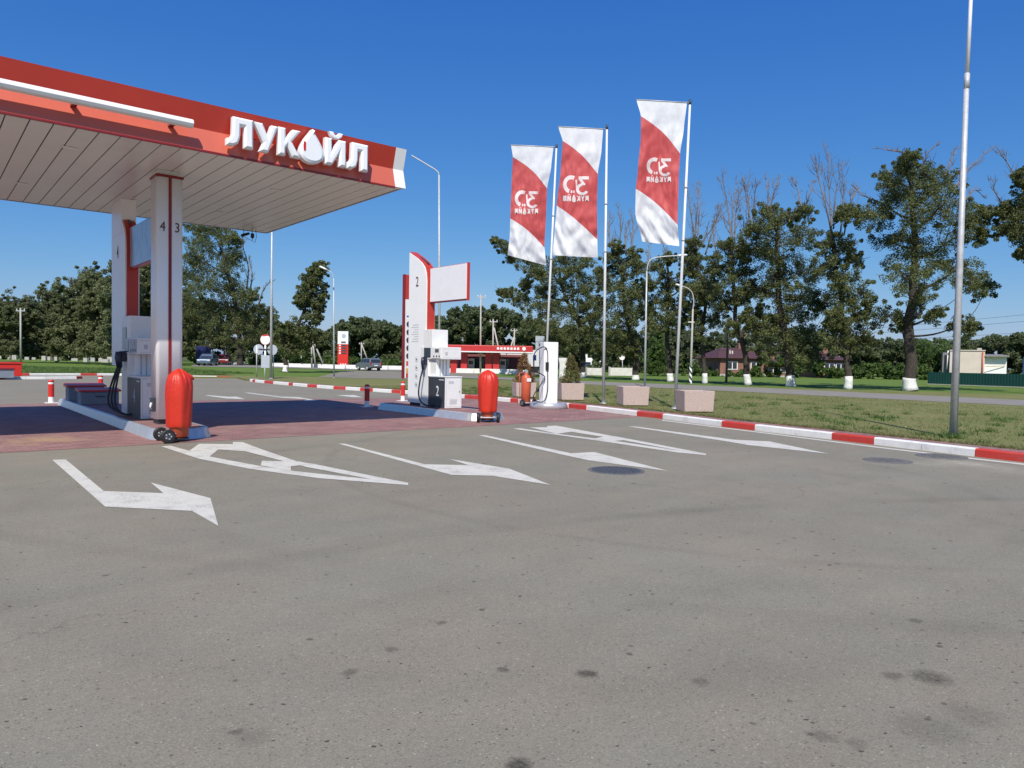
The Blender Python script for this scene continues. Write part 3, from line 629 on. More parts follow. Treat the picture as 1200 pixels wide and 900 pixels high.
# ------------------------------------------------------------------ canopy columns
col = thing('canopy_column', 'white clad canopy column with red centre stripe and numbers', 'column', sv(3.95, 15.75, 0.2), TH)
mb = MB(); h = 0.25; r = 0.07; pts = []
for cx, cy, a0 in ((h - r, h - r, 0), (-h + r, h - r, 90), (-h + r, -h + r, 180), (h - r, -h + r, 270)):
    for i in range(5):
        a = math.radians(a0 + 22.5 * i); pts.append((cx + r * math.cos(a), cy + r * math.sin(a), 0.10))
mb.extrude(pts, (0, 0, 4.80), smooth=True); mb.build('cladding', WHITE_M, col)
MB().box(-0.2, 0.2, -0.19, 0.19, 0.0, 0.098).build('plinth', DARK, col)
MB().box(-0.2, 0.16, -0.18, 0.2, 4.96, HS - 0.204).build('inner_post', WHITE_M, col)
MB().box(-0.028, 0.028, -0.262, -0.2515, 0.12, 4.90).build('red_stripe', REDD, col)
mb = MB(); mb.box(-0.258, 0.258, -0.258, 0.258, 4.902, 4.955); mb.build('red_cap', REDD, col, bevel=0.01)
mb = MB(); put_text(mb, '4', 0.27, (-0.135, -0.256, 3.92), (1, 0, 0), (0, 0, 1)); mb.build('numeral', NUMDK, col)
mb = MB(); put_text(mb, '3', 0.27, (0.135, -0.256, 3.92), (1, 0, 0), (0, 0, 1)); mb.build('numeral', NUMDK, col)
bx = MB().box(-0.30, -0.253, -0.2, 0.05, 0.25, 0.52).build('service_box', DARK, col, bevel=0.006)
mb = MB(); mb.tube([(-0.31, -0.1, 0.30), (-0.33, -0.14, 0.36), (-0.31, -0.1, 0.42)], 0.02, 8); mb.build('outlet', WHITE, bx)

def pylon(name, label, v, z0, zt, u_nose, u_back, number, low_panel):
    """island pylon: white side panels, red bullnose front that sweeps back at the top"""
    e = thing(name, label, 'pylon', sv(v, u_nose, 0.2), TH, 'numbered island pylons')
    D = u_back - u_nose; T = 0.30
    def prof(zb, ins=0.0):
        p = [(D, zb)]
        p += [(0.02 + ins, zb)]
        p += [(0.02 + ins, zt - 0.95 - ins), (0.05 + ins, zt - 0.72 - ins), (0.13 + ins, zt - 0.52 - ins), (0.30 + ins * .6, zt - 0.37 - ins), (0.6, zt - 0.2 - ins), (D, zt - ins)]
        return p
    zs = (1.1 if low_panel else z0)
    # red core a little larger than the panels in profile
    MB().extrude([(-T / 2 + 0.03, a, b) for a, b in prof(zs if low_panel else z0)], (T - 0.06, 0, 0)).build('red_nose', RED, e)
    if low_panel: MB().box(-0.09, 0.09, 0.08, 0.4, 0, zs - 0.001).build('post', WHITE_M, e)
    for s in (-1, 1):
        x = -T / 2 if s < 0 else T / 2 - 0.028
        p = [(q, max(b, zs) if b < 1 else b) for q, b in prof(zs, 0.035)]
        pan = MB().extrude([(x, a, b) for a, b in p], (0.028, 0, 0)).build('side_panel', WHITE_M, e)
        if s < 0:
            mb = MB(); put_text(mb, number, 0.42, (x - 0.004, D * 0.55, zt - 0.95 + (0.0 if not low_panel else -0.1)), (0, -1, 0), (0, 0, 1), narrow=0.75); mb.build('numeral', NUMDK, pan)
            if not low_panel:
                mb = MB()
                for k in range(8): mb.box(x - 0.003, x - 0.0005, 0.45, 0.85 - 0.07 * (k % 3), 1.9 + k * 0.07, 1.9 + k * 0.07 + 0.02)
                mb.build('notice', PALEGREY, pan)
                for k in range(4):
                    mb = MB(); mb.disc((x - 0.002, 0.55, 0.62 + k * 0.25), (1, 0, 0), 0.085, 0.004, 20); mb.disc((x - 0.0035, 0.55, 0.62 + k * 0.25), (1, 0, 0), 0.068, 0.004, 20, 1)
                    mb.box(x - 0.007, x - 0.005, 0.52, 0.58, 0.59 + k * 0.25, 0.65 + k * 0.25, 2)
                    mb.build('pictogram', [GREYSIGN, WHITE_M, NUMDK], pan)
    mb = MB(); mb.extrude([(-0.03, 0.16, zt - 0.43), (-0.03, 0.18, zt - 0.41), (-0.03, 0.62, zt - 0.185), (-0.03, 0.60, zt - 0.21)], (0.06, 0, 0)); mb.build('lamp_slot', DARK, e)
    if low_panel: MB().box(-0.16, 0.16, 0.42, D - 0.06, zt - 0.62, HS - 0.204).build('upper_post', WHITE_M, e)
    if not low_panel: MB().box(-T / 2 + 0.05, T / 2 - 0.05, 0.1, D - 0.05, 0, z0 - 0.001).build('foot', BLACK, e)
    return e
pylon('island_pylon', 'tall white pylon with red nose bearing the number 2', 11.70, 0.08, 4.62, 17.84, 18.86, '2', False)
pylon('island_pylon', 'white pylon with red nose marked 4 beneath the canopy', 3.95, 0.02, 4.86, 18.66, 20.2, '4', True)
# fuel list board behind pylon 2
pb = thing('fuel_list_board', 'narrow red topped fuel list board behind the pylon numbered 2', 'board', sv(12.30, 19.62, 0.2), TH)
MB().box(-0.42, 0.42, 0, 0.12, 0.78, 3.25).build('white_face', WHITE, pb)
MB().box(-0.42, 0.42, 0.0, 0.12, 3.252, 4.02).build('red_header', RED, pb)
MB().box(-0.445, -0.422, -0.01, 0.13, 0.76, 4.03).build('red_edge', REDD, pb)
MB().box(-0.08, 0.08, 0.125, 0.25, 0.0, 3.9).build('post', GALV, pb)
for i, zz in enumerate((2.62, 2.37, 2.12, 1.87, 1.62)):
    MB().disc((-0.27, -0.004, zz - 0.15), (0, 1, 0), 0.095, 0.008, 20).build('fuel_button', DARK, pb)
for nm, zz, mt in (('blue_badge', 2.72, BLUES), ('orange_badge', 1.24, CYL), ('yellow_badge', 1.02, YELL), ('red_badge', 0.86, SIGNRED)):
    MB().box(-0.36, -0.2, -0.008, -0.001, zz - (0.02 if nm == 'blue_badge' else 0.07), zz + (0.02 if nm == 'blue_badge' else 0.07)).build(nm, mt, pb)

# billboards between the pylons
def advert_mat():
    m = bpy.data.materials.new('pale_blue_advert'); m.use_nodes = True; nt = m.node_tree; b = nt.nodes['Principled BSDF']; L = nt.links.new
    tc = nd(nt, 'ShaderNodeTexCoord'); mp = nd(nt, 'ShaderNodeMapping'); mp.inputs['Scale'].default_value = (1, 3.2, 1.1); L(tc.outputs['Object'], mp.inputs['Vector'])
    n = nd(nt, 'ShaderNodeTexVoronoi'); n.inputs['Scale'].default_value = 2.2; L(mp.outputs[0], n.inputs['Vector'])
    n2 = nd(nt, 'ShaderNodeTexNoise'); n2.inputs['Scale'].default_value = 2.5; n2.inputs['Detail'].default_value = 5; L(mp.outputs[0], n2.inputs['Vector'])
    cr = nd(nt, 'ShaderNodeValToRGB'); cr.color_ramp.elements[0].position = 0.3; cr.color_ramp.elements[1].position = 0.75
    cr.color_ramp.elements[0].color = (0.05, 0.10, 0.22, 1); cr.color_ramp.elements[1].color = (0.34, 0.44, 0.60, 1)
    mx = nd(nt, 'ShaderNodeMath'); mx.operation = 'MULTIPLY_ADD'; mx.inputs[1].default_value = 0.5; L(n.outputs['Distance'], mx.inputs[0]); L(n2.outputs['Fac'], mx.inputs[2])
    L(mx.outputs[0], cr.inputs[0]); L(cr.outputs[0], b.inputs['Base Color']); b.inputs['Roughness'].default_value = 0.15
    return m
BOARDW = M('pale_board', (0.87, 0.87, 0.90), 0.4, var=0.03, scale=3)
def billboard(label, v, ua, ub, z0, z1, face):
    e = thing('billboard', label, 'billboard', sv(v, ua, z0), TH, 'billboards beside the pylons')
    L = ub - ua; H = z1 - z0; T = 0.038
    MB().box(-T, T, 0, L, 0.0, H).build('casing', RED, e)
    for s in (-1, 1):
        mb = MB(); mb.box(-0.012, 0.012, 0.035, L - 0.005, 0.04, H - 0.015); mb.build('face_panel', face, e, loc=(s * (T + 0.0135), 0, 0))
    MB().box(-T + 0.01, T - 0.01, -0.012, -0.001, -0.01, H + 0.01).build('end_strip', RED, e)
    return e
billboard('blank pale billboard with red frame projecting from pylon 2', 11.70, 16.02, 17.84, 3.22, 4.24, BOARDW)
billboard('blue tinted advertising billboard hung beside the number 4 pylon', 3.95, 16.45, 18.65, 3.56, 4.52, advert_mat())

# ------------------------------------------------------------------ fuel pumps
NUMGREY = M('seam_grey', (0.22, 0.22, 0.22), 0.7)
def pump(label, v, u, num, L=0.87, hoses=1, shade=False):
    X_ = 0.6 if shade else 0.28
    e = thing('fuel_pump', label, 'fuel pump', sv(v, u, 0.196), TH, 'fuel pumps on the islands')
    W = 0.57
    MB().box(0, W, 0, L, 0.01, 0.885).build('base_cabinet', PUMPW, e, bevel=0.008)
    MB().box(-0.012, W + 0.012, -0.012, L + 0.012, 0.886, 0.91).build('cabinet_top', PUMPW, e, bevel=0.004)
    pn = MB().box(-0.012, -0.002, 0.012, L - 0.02, 0.02, 0.872).build('number_panel', DARK, e, bevel=0.002)
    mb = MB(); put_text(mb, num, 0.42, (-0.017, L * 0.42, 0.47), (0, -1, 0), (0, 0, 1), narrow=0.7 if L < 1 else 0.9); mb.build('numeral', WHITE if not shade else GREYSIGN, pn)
    MB().box(-0.0165, -0.0125, 0.05, 0.30, 0.80, 0.82).build('maker_plate', WHITE, pn)
    SE = NUMGREY
    sm_ = MB()
    for q in (0.035, W - 0.039): sm_.box(q, q + 0.004, -0.0012, -0.0002, 0.05, 0.86)
    for q in (0.05, 0.86): sm_.box(0.035, W - 0.035, -0.0012, -0.0002, q, q + 0.004)
    sm_.box(W - 0.09, W - 0.06, -0.006, -0.0002, 0.45, 0.50); sm_.box(0.12, 0.30, -0.002, -0.0002, 0.70, 0.78, 1)
    for k in range(6): sm_.box(0.16, W - 0.16, -0.0014, -0.0002, 0.12 + 0.025 * k, 0.128 + 0.025 * k)
    sm_.build('door_seam', [SE, PALEGREY], e)
    bd = MB(); u1 = L * 0.62
    bd.box(0.05, W - 0.05, u1, L + 0.3, 0.912, 1.39); bd.build('column', PUMPW, e, bevel=0.01)
    mb = MB()
    for k in range(3): mb.box(0.16 + 0.11 * k, 0.18 + 0.11 * k, u1 - 0.03, u1 - 0.002, 0.93, 1.38)
    mb.build('column_fins', GREYSIGN, e)
    MB().box(0.0, W - 0.02, L * 0.8, L + X_, 1.745, 2.25).build('top_box', PUMPW, e, bevel=0.01)
    hd = MB().box(-0.012, W + 0.1, L * 0.22, L + 0.25, 1.392, 1.742).build('display_head', PUMPW, e, bevel=0.012)
    sh = MB(); sh.box(0.05, W + 0.05, L * 0.22 - 0.0012, L * 0.22 - 0.0002, 1.43, 1.434); sh.box(0.05, W + 0.05, L * 0.22 - 0.0012, L * 0.22 - 0.0002, 1.69, 1.694); sh.box(0.12, 0.2, L * 0.22 - 0.002, L * 0.22 - 0.0002, 1.50, 1.60, 1); sh.build('head_seam', [SE, PALEGREY], hd)
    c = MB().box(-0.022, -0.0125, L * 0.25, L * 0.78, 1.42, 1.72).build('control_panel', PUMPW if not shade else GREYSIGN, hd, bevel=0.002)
    MB().box(-0.027, -0.0225, L * 0.36, L * 0.58, 1.585, 1.685).build('display', SCREEN, c)
    for q in range(3): MB().box(-0.027, -0.0225, L * (0.30 + 0.16 * q), L * (0.36 + 0.16 * q), 1.45, 1.50).build('button', DARK, c)
    MB().box(-0.02, -0.0125, L * 0.86, L + 0.22, 1.44, 1.72).build('screen', GLASS, hd)
    if shade: MB().box(-0.012, -0.001, L + 0.12, L + 0.5, 1.5, 2.0).build('side_display', GLASS, e)
    hm = MB().box(0.0, 0.10, L + 0.02, L + (0.62 if shade else 0.42), 0.0, 1.74).build('hose_mast', PUMPW, e, bevel=0.01)
    MB().box(0.13, W - 0.1, L + 0.05, L + 0.28, 0.0, 0.88).build('rear_cabinet', PUMPW, e, bevel=0.01)
    for k in range(hoses):
        y0 = L + 0.10 + 0.13 * k
        n = MB(); n.box(-0.10, -0.002, y0 - 0.05, y0 + 0.05, 1.22, 1.46); n.build('nozzle_holster', BLUEBLK, hm, bevel=0.02)
        n = MB(); n.tube([(-0.13, y0, 1.44), (-0.14, y0, 1.30), (-0.12, y0, 1.08)], [0.045, 0.055, 0.035], 8); n.build('nozzle', BLUEBLK, hm)
        hz = MB(); dr_ = 0.10 + 0.07 * k; yo = -0.10 - 0.12 * k if hoses > 1 else -0.03
        pts = [(-0.12, y0, 1.12), (-0.15 - dr_ * .3, y0 + 0.05, 0.8), (-0.17 - dr_ * .6, y0 + 0.05, 0.42), (-0.16 - dr_ * .5, y0 - 0.02, 0.18), (-0.13, y0 - 0.15 + yo, 0.06), (-0.05, y0 - 0.35 + yo, 0.05), (-0.02, y0 - 0.42 + yo, 0.06)]
        sm = []
        for i in range(len(pts) - 1):
            p0 = Vector(pts[max(i - 1, 0)]); p1 = Vector(pts[i]); p2 = Vector(pts[i + 1]); p3 = Vector(pts[min(i + 2, len(pts) - 1)])
            for s in range(5):
                t = s / 5; sm.append(0.5 * ((2 * p1) + (-p0 + p2) * t + (2 * p0 - 5 * p1 + 4 * p2 - p3) * t * t + (-p0 + 3 * p1 - 3 * p2 + p3) * t ** 3))
        sm.append(Vector(pts[-1])); hz.tube(sm, 0.022, 8); hz.build('hose', BLACK, hm)
    return e
pump('white fuel pump with dark number 2 panel in bright sun', 11.5, 16.79, '2', 0.87, 1)
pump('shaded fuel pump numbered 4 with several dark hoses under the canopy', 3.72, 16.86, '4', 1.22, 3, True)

# sand boxes with red lids
def sandbox(label, v, u, W, D, H, base_z, lidm=REDD, bodym=None, rz=TH):
    e = thing('sand_box', label, 'sand box', sv(v, u, base_z), rz, 'fire sand boxes with red lids')
    mb = MB(); mb.box(-W / 2, W / 2, 0, D, 0, H); mb.build('bin', bodym or GREYSIGN, e, bevel=0.01)
    mb = MB(); mb.extrude([(-W / 2 - 0.05, -0.05, H + 0.002), (-W / 2 - 0.05, D + 0.05, H + 0.002), (-W / 2 - 0.05, D + 0.05, H + 0.10), (-W / 2 - 0.05, -0.05, H + 0.05)], (W + 0.1, 0, 0)); mb.build('lid', lidm, e, bevel=0.008)
    MB().box(-0.12, 0.12, -0.03, -0.002, H * 0.6, H * 0.68).build('handle', DARK, e)
SBG = M('grey_painted_bin', (0.20, 0.23, 0.28), 0.6)
sandbox('grey sand box with dark red lid nearest the shaded pump', 3.93, 22.4, 0.92, 0.55, 0.34, 0.196, lidm=SIGNRED, bodym=SBG)
sandbox('grey sand box with bright red lid at the island end', 3.90, 24.2, 0.92, 0.55, 0.40, 0.196, lidm=SIGNRED, bodym=SBG)
p = gnd(8, 441, 0.1)
e = thing('sand_box', 'bright red sand box by the far left lane divider', 'sand box', p, TH, 'fire sand boxes with red lids')
MB().box(-1.2, 0.75, 0, 1.0, 0, 0.75).build('bin', SIGNRED, e, bevel=0.02); MB().box(-1.25, 0.8, -0.05, 1.05, 0.752, 0.85).build('lid', SIGNRED, e, bevel=0.01)
e = thing('sand_box', 'dark grey sand box before the bright red one', 'sand box', gnd(4, 443, 0.1), TH, 'fire sand boxes with red lids')
MB().box(-1.0, 0.5, 0, 0.6, 0, 0.48).build('bin', SBG, e, bevel=0.02); MB().box(-1.05, 0.55, -0.05, 0.65, 0.482, 0.56).build('lid', REDD, e, bevel=0.01)

# ------------------------------------------------------------------ bollards
def make_bollard(label, loc):
    e = thing('bollard', label, 'bollard', loc, TH, 'red and white bollards at the islands')
    MB().box(-0.17, 0.17, -0.17, 0.17, 0, 0.025).build('base_plate', CONCW, e, bevel=0.006)
    MB().tube([(0, 0, 0.025), (0, 0, 0.20)], 0.08, 18, cap=False).build('white_foot', WHITE, e)
    MB().tube([(0, 0, 0.20), (0, 0, 0.60)], 0.082, 18, cap=False).build('red_sleeve', SIGNRED, e)
    MB().tube([(0, 0, 0.60), (0, 0, 0.66)], 0.083, 18, cap=False).build('white_band', WHITE, e)
    MB().tube([(0, 0, 0.66), (0, 0, 0.71), (0, 0, 0.735)], [0.082, 0.078, 0.05], 18).build('red_cap', SIGNRED, e)
    return e
b0 = make_bollard('white footed red bollard by the left island corner', gnd(60, 472.5, 0.004))
for lab, pos in (('red bollard partly hidden behind the red lidded sand boxes', gnd(118, 462, 0.004)), ('shaded dark red bollard left of the pylon numbered 2', gnd(430, 477, 0.004)), ('sunlit red bollard close to the pylon numbered 2', gnd(472, 470, 0.004))):
    c = copy_tree(b0); c.location = pos; c['label'] = lab

# ------------------------------------------------------------------ wheeled extinguishers
def wheel(mb_parent, x, y, r=0.12, w=0.07):
    mb = MB(); 
    mb.tube([(x - w / 2, y, r), (x - w / 2 + 0.012, y, r), (x + w / 2 - 0.012, y, r), (x + w / 2, y, r)], [r * 0.86, r, r, r * 0.86], 24); wl = mb.build('wheel', BLACK, mb_parent)
    mb = MB(); mb.tube([(x - w / 2 - 0.004, y, r), (x + w / 2 + 0.004, y, r)], r * 0.55, 18); 
    for k in range(5):
        a = 2 * math.pi * k / 5
        for s in (-1, 1): mb.disc((x + s * (w / 2 + 0.005), y + r * 0.36 * math.cos(a), r + r * 0.36 * math.sin(a)), (1, 0, 0), r * 0.11, 0.006, 8, 1)
    mb.build('hub', [DARK, GALV], wl)
def extinguisher(label, loc, rotz, covered, seed=0):
    wy = -0.25 if seed == 3 else -0.17
    e = thing('wheeled_extinguisher', label, 'fire extinguisher', loc, rotz, 'wheeled fire extinguishers')
    mb = MB(); mb.tube([(0, 0, 0.07), (0, 0, 0.10), (0, 0, 0.98), (0, 0, 1.06), (0, 0, 1.11), (0, 0, 1.16)], [0.12, 0.165, 0.165, 0.14, 0.06, 0.05], 24); cy = mb.build('cylinder', CYL, e)
    MB().tube([(0, 0, 0.05), (0, 0, 0.069)], 0.17, 20).build('skirt', BLACK, e)
    MB().tube([(-0.24, wy, 0.125), (0.24, wy, 0.125)], 0.018, 8).build('axle', GALV, e)
    wheel(e, -0.25, wy, 0.125); wheel(e, 0.25, wy, 0.125)
    for q in (-0.2, 0.2): MB().tube([(q, wy, 0.125), (q * 0.6, -0.05, 0.16)], 0.014, 6).build('axle_arm', GALV, e)
    if covered:
        cs_ = 0.80 if seed == 3 else 0.88; n = 72; rings = []; rs = random.Random(seed); ph = [rs.uniform(0, 6.28) for _ in range(5)]
        zs = [0.27, 0.285, 0.35, 0.45, 0.6, 0.75, 0.9, 1.02, 1.10, 1.17, 1.22, 1.26, 1.29, 1.315, 1.325]
        ra = [0.258, 0.264, 0.268, 0.274, 0.282, 0.290, 0.296, 0.292, 0.276, 0.250, 0.212, 0.165, 0.11, 0.055, 0.012]
        mb = MB()
        for i, z in enumerate(zs):
            top = max(0, (z - 0.9) / 0.4)
            for k in range(n):
                a = 2 * math.pi * k / n
                f = 0.014 * math.sin(3 * a + ph[0] + z) + 0.010 * math.sin(7 * a + ph[1] - 2 * z) * (1 - 0.4 * top)
                f -= 0.075 * math.exp(-((math.sin((a - ph[2]) / 2) / 0.10) ** 2)) * (0.4 + 0.6 * z)          # deep vertical fold
                f -= 0.035 * math.exp(-((math.sin((a - ph[2] - 2.0) / 2) / 0.09) ** 2)) * z
                f += (0.018 * math.sin(11 * a + ph[3]) + 0.014 * math.sin(17 * a + ph[4] + 9 * z)) * min(1, top) 
                rr = max(0.008, ra[i] + f * (ra[i] / 0.28))
                zz = z + (0.012 * math.sin(5 * a + ph[3]) if i > 8 else 0) + (0.008 * math.sin(4 * a + ph[1]) if i < 2 else 0)
                mb.v.append((rr * math.cos(a) * cs_, rr * math.sin(a) * cs_, zz))
        for i in range(len(zs) - 1):
            for k in range(n):
                k2 = (k + 1) % n; mb.f.append((i * n + k, i * n + k2, (i + 1) * n + k2, (i + 1) * n + k)); mb.m.append(0); mb.sm.append(True)
        mb.f.append(tuple((len(zs) - 1) * n + k for k in range(n))); mb.m.append(0); mb.sm.append(True)
        cv = mb.build('vinyl_cover', COVER, e)
        # gathered ears of the cover
        if seed == 3:
            t = MB(); t.tube([(0.03, 0.13, 1.20), (0.04, 0.21, 1.17), (0.04, 0.25, 1.13)], [0.06, 0.035, 0.012], 10); t.build('cover_ear', COVER, cv)
    else:
        vl = MB().box(-0.05, 0.05, -0.05, 0.05, 1.161, 1.25).build('valve', GALV, e, bevel=0.01)
        MB().tube([(-0.03, 0, 1.22), (-0.14, -0.04, 1.24), (-0.17, -0.05, 1.20)], 0.016, 8).build('lever', WHITE, vl)
        MB().tube([(0.04, 0, 1.22), (0.17, 0, 1.2), (0.21, 0.02, 1.05), (0.205, 0.02, 0.7), (0.19, 0.02, 0.35)], 0.018, 8).build('hose', BLACK, e)
        MB().tube([(-0.13, 0.16, 0.1), (-0.13, 0.2, 1.0), (-0.13, 0.23, 1.15), (0.13, 0.23, 1.15), (0.13, 0.2, 1.0), (0.13, 0.16, 0.1)], 0.014, 8).build('handle_frame', CYL, e)
        MB().box(-0.09, 0.09, -0.175, -0.164, 0.86, 0.98).build('instruction_label', WHITE, cy)
    return e
extinguisher('wheeled extinguisher under a glossy red cover before the canopy column', sv(3.74, 14.06, 0.004), math.radians(-50), True, 3)
extinguisher('red covered wheeled extinguisher at the end of the second island', gnd(571, 494.5, 0.004), math.radians(8), True, 8)
extinguisher('uncovered faded red wheeled extinguisher beside the white air post', gnd(616, 476, 0.004), math.radians(35), False)

# ------------------------------------------------------------------ air post
g = gnd(643, 472, 0.2)
ap = thing('air_post', 'slim white air service post with black hose on round plinth', 'air post', (g.x, g.y + 0.1, 0), math.radians(22))
mb = MB(); mb.tube([(0.05, 0.1, 0.0), (0.05, 0.1, 0.19), (0.05, 0.1, 0.2)], [0.66, 0.60, 0.58], 40); mb.build('plinth', STEEL, ap)
MB().box(-0.26, 0.26, -0.13, 0.2, 0.202, 2.22).build('housing', WHITE, ap, bevel=0.012)
def smooth_pts(pts, n=6):
    out = []; pts = [Vector(p) for p in pts]
    for i in range(len(pts) - 1):
        p0 = pts[max(i - 1, 0)]; p1 = pts[i]; p2 = pts[i + 1]; p3 = pts[min(i + 2, len(pts) - 1)]
        for s in range(n):
            t = s / n; out.append(0.5 * ((2 * p1) + (-p0 + p2) * t + (2 * p0 - 5 * p1 + 4 * p2 - p3) * t * t + (-p0 + 3 * p1 - 3 * p2 + p3) * t ** 3))
    return out + [pts[-1]]
MB().tube(smooth_pts([(-0.17, -0.15, 2.0), (-0.35, -0.2, 2.05), (-0.62, -0.2, 1.85), (-0.66, -0.2, 1.5), (-0.6, -0.2, 1.25), (-0.36, -0.2, 1.15), (-0.25, -0.2, 1.0), (-0.55, -0.2, 0.6), (-0.64, -0.2, 0.38), (-0.45, -0.2, 0.24), (-0.25, -0.2, 0.28), (-0.13, -0.17, 0.6), (-0.12, -0.15, 1.1), (-0.13, -0.15, 1.35)]), 0.017, 8).build('hose', BLACK, ap)
MB().tube(smooth_pts([(-0.13, -0.15, 1.4), (-0.13, -0.15, 1.7), (-0.14, -0.14, 1.9), (-0.2, -0.15, 2.02)]), 0.014, 8).build('upper_hose', BLACK, ap)
MB().box(-0.2, -0.1, -0.19, -0.132, 1.3, 1.55).build('nozzle_holder', BLACK, ap, bevel=0.01)
MB().box(-0.03, 0.2, -0.135, -0.131, 1.2, 1.35).build('instruction_plate', WHITE_M, ap)

# ------------------------------------------------------------------ planters with shrubs
def planter_mesh(W, D, H):
    mb = MB(); t = 0.94; h = W / 2; d = D / 2
    P = lambda s, z: [(-h * s, -d * s, z), (h * s, -d * s, z), (h * s, d * s, z), (-h * s, d * s, z)]
    a, b, c, e2 = P(t, 0.03), P(1, H), P(0.84, H), P(0.82, H - 0.10)
    mb.add(a + b + c + e2, [(i, (i + 1) % 4, 4 + (i + 1) % 4, 4 + i) for i in range(4)] + [(4 + i, 4 + (i + 1) % 4, 8 + (i + 1) % 4, 8 + i) for i in range(4)] + [(8 + i, 8 + (i + 1) % 4, 12 + (i + 1) % 4, 12 + i) for i in range(4)] + [(3, 2, 1, 0)])
    return mb
def leaves_mesh(name, centers, radii, n_per, size, rng, mat, flat=1.0, upb=0.3, aspect=0.62, parent=None, loc=None):
    C = np.asarray(centers, float); R = np.asarray(radii, float)
    N = len(C) * n_per
    c = np.repeat(C, n_per, 0); r = np.repeat(R, n_per)
    d = rng.normal(size=(N, 3)); d /= np.linalg.norm(d, axis=1)[:, None]
    rad = r * rng.random(N) ** 0.42
    p = c + d * rad[:, None] * np.array([1, 1, flat])
    nrm = d * 0.55 + rng.normal(size=(N, 3)) * 0.75 + np.array([0, 0, upb]); nrm /= np.linalg.norm(nrm, axis=1)[:, None]
    h = rng.normal(size=(N, 3)); a = np.cross(nrm, h); a /= np.linalg.norm(a, axis=1)[:, None]; b = np.cross(nrm, a)
    s = size * (0.65 + 0.7 * rng.random(N)); sa = (s * 0.5)[:, None]; sb = (s * 0.5 * aspect)[:, None]
    v = np.stack([p - a * sa, p - b * sb + a * sa * 0.1, p + a * sa, p + b * sb + a * sa * 0.1], 1).reshape(-1, 3)
    me = bpy.data.meshes.new(name); me.vertices.add(4 * N); me.vertices.foreach_set('co', v.astype(np.float32).ravel())
    me.loops.add(4 * N); me.loops.foreach_set('vertex_index', np.arange(4 * N, dtype=np.int32))
    me.polygons.add(N); me.polygons.foreach_set('loop_start', np.arange(0, 4 * N, 4, dtype=np.int32)); me.polygons.foreach_set('loop_total', np.full(N, 4, np.int32))
    me.update(calc_edges=True); me.materials.append(mat)
    o = bpy.data.objects.new(name, me); COL.objects.link(o)
    if parent: o.parent = parent
    if loc is not None: o.location = loc
    return o
PL = ((614, 466, 'planter with a reddish brown conical shrub behind the extinguisher', 0.84, 14), (669, 469.5, 'planter with a greener conical shrub right of the air post', 0.90, 10), (743, 476, 'empty pink concrete planter between two flagpoles', 0.93, 8), (817, 483.5, 'empty pink concrete planter right of the third flagpole', 0.95, 6))
for i, (x, y, lab, W, rz) in enumerate(PL):
    g = gnd(x, y, 0.105); e = thing('concrete_planter', lab if 'empty' in lab else 'square pink concrete ' + lab, 'planter', (g.x, g.y + 0.35, 0.105), math.radians(rz), 'pink concrete planters on the verge')
    planter_mesh(W, W * 0.9, 0.66 if i else 0.60).build('tub', PINKC, e, bevel=0.012)
    MB().box(-W * 0.40, W * 0.40, -W * 0.36, W * 0.36, 0.44, 0.55).build('soil', SOIL, e)
    if i < 2:
        h = 1.22 if i == 0 else 1.16
        s = thing('conical_shrub', ('reddish brown dying conical shrub in the planter behind the extinguisher', 'olive green conical shrub with brown tips in the planter right of the post')[i], 'shrub', (g.x, g.y + 0.35, 0.105 + 0.552), 0, 'conical shrubs in planters')
        MB().tube([(0, 0, -0.01), (0.01, 0, 0.5), (0, 0, h)], [0.03, 0.02, 0.006], 6).build('stem', BARK, s)
        cs, rs_ = [], []
        for k in range(150):
            z = 0.05 + (h - 0.1) * random.random() ** 1.15; rr = (0.41 * (1 - (z / h) ** 1.25) + 0.04) * (0.55 + 0.5 * random.random()); a = random.uniform(0, 6.28)
            cs.append((rr * math.cos(a), rr * math.sin(a), z)); rs_.append(0.085)
        leaves_mesh('foliage', cs, rs_, 34, 0.06, RNG, LEAFT if i == 0 else LEAFT2, 1.5, 0.6, 0.4, s)

# ------------------------------------------------------------------ manholes
for x, y, lab, r in ((722, 551.5, 'round dark manhole cover at the tip of the white arrow', 0.36), (1040, 540, 'worn manhole cover set in asphalt left of the kerb drain', 0.33), (1103, 535.0, 'dark manhole cover tight against the white kerb', 0.36)):
    g = gnd(x, y); e = thing('manhole_cover', lab, 'manhole cover', (g.x, g.y, 0), 0, 'manhole covers in the asphalt')
    mb = MB(); mb.tube([(0, 0, -0.02), (0, 0, 0.006)], r * 1.16, 36); mb.build('frame', M('manhole_frame', (0.12, 0.115, 0.11), 0.8, var=0.3, scale=12), e)
    mb = MB(); mb.tube([(0, 0, 0.0), (0, 0, 0.010)], r, 36)
    for q in range(-5, 6):
        for q2 in range(-5, 6):
            if (q * q + q2 * q2) * 0.0038 < r * r * 0.8: mb.box(q * 0.06 - 0.018, q * 0.06 + 0.018, q2 * 0.06 - 0.018, q2 * 0.06 + 0.018, 0.0102, 0.016)
    mb.build('lid', IRON if x < 800 else M('worn_cast_iron', (0.15, 0.145, 0.14), 0.7, var=0.35, scale=14, bump=0.4, bscale=60), e)

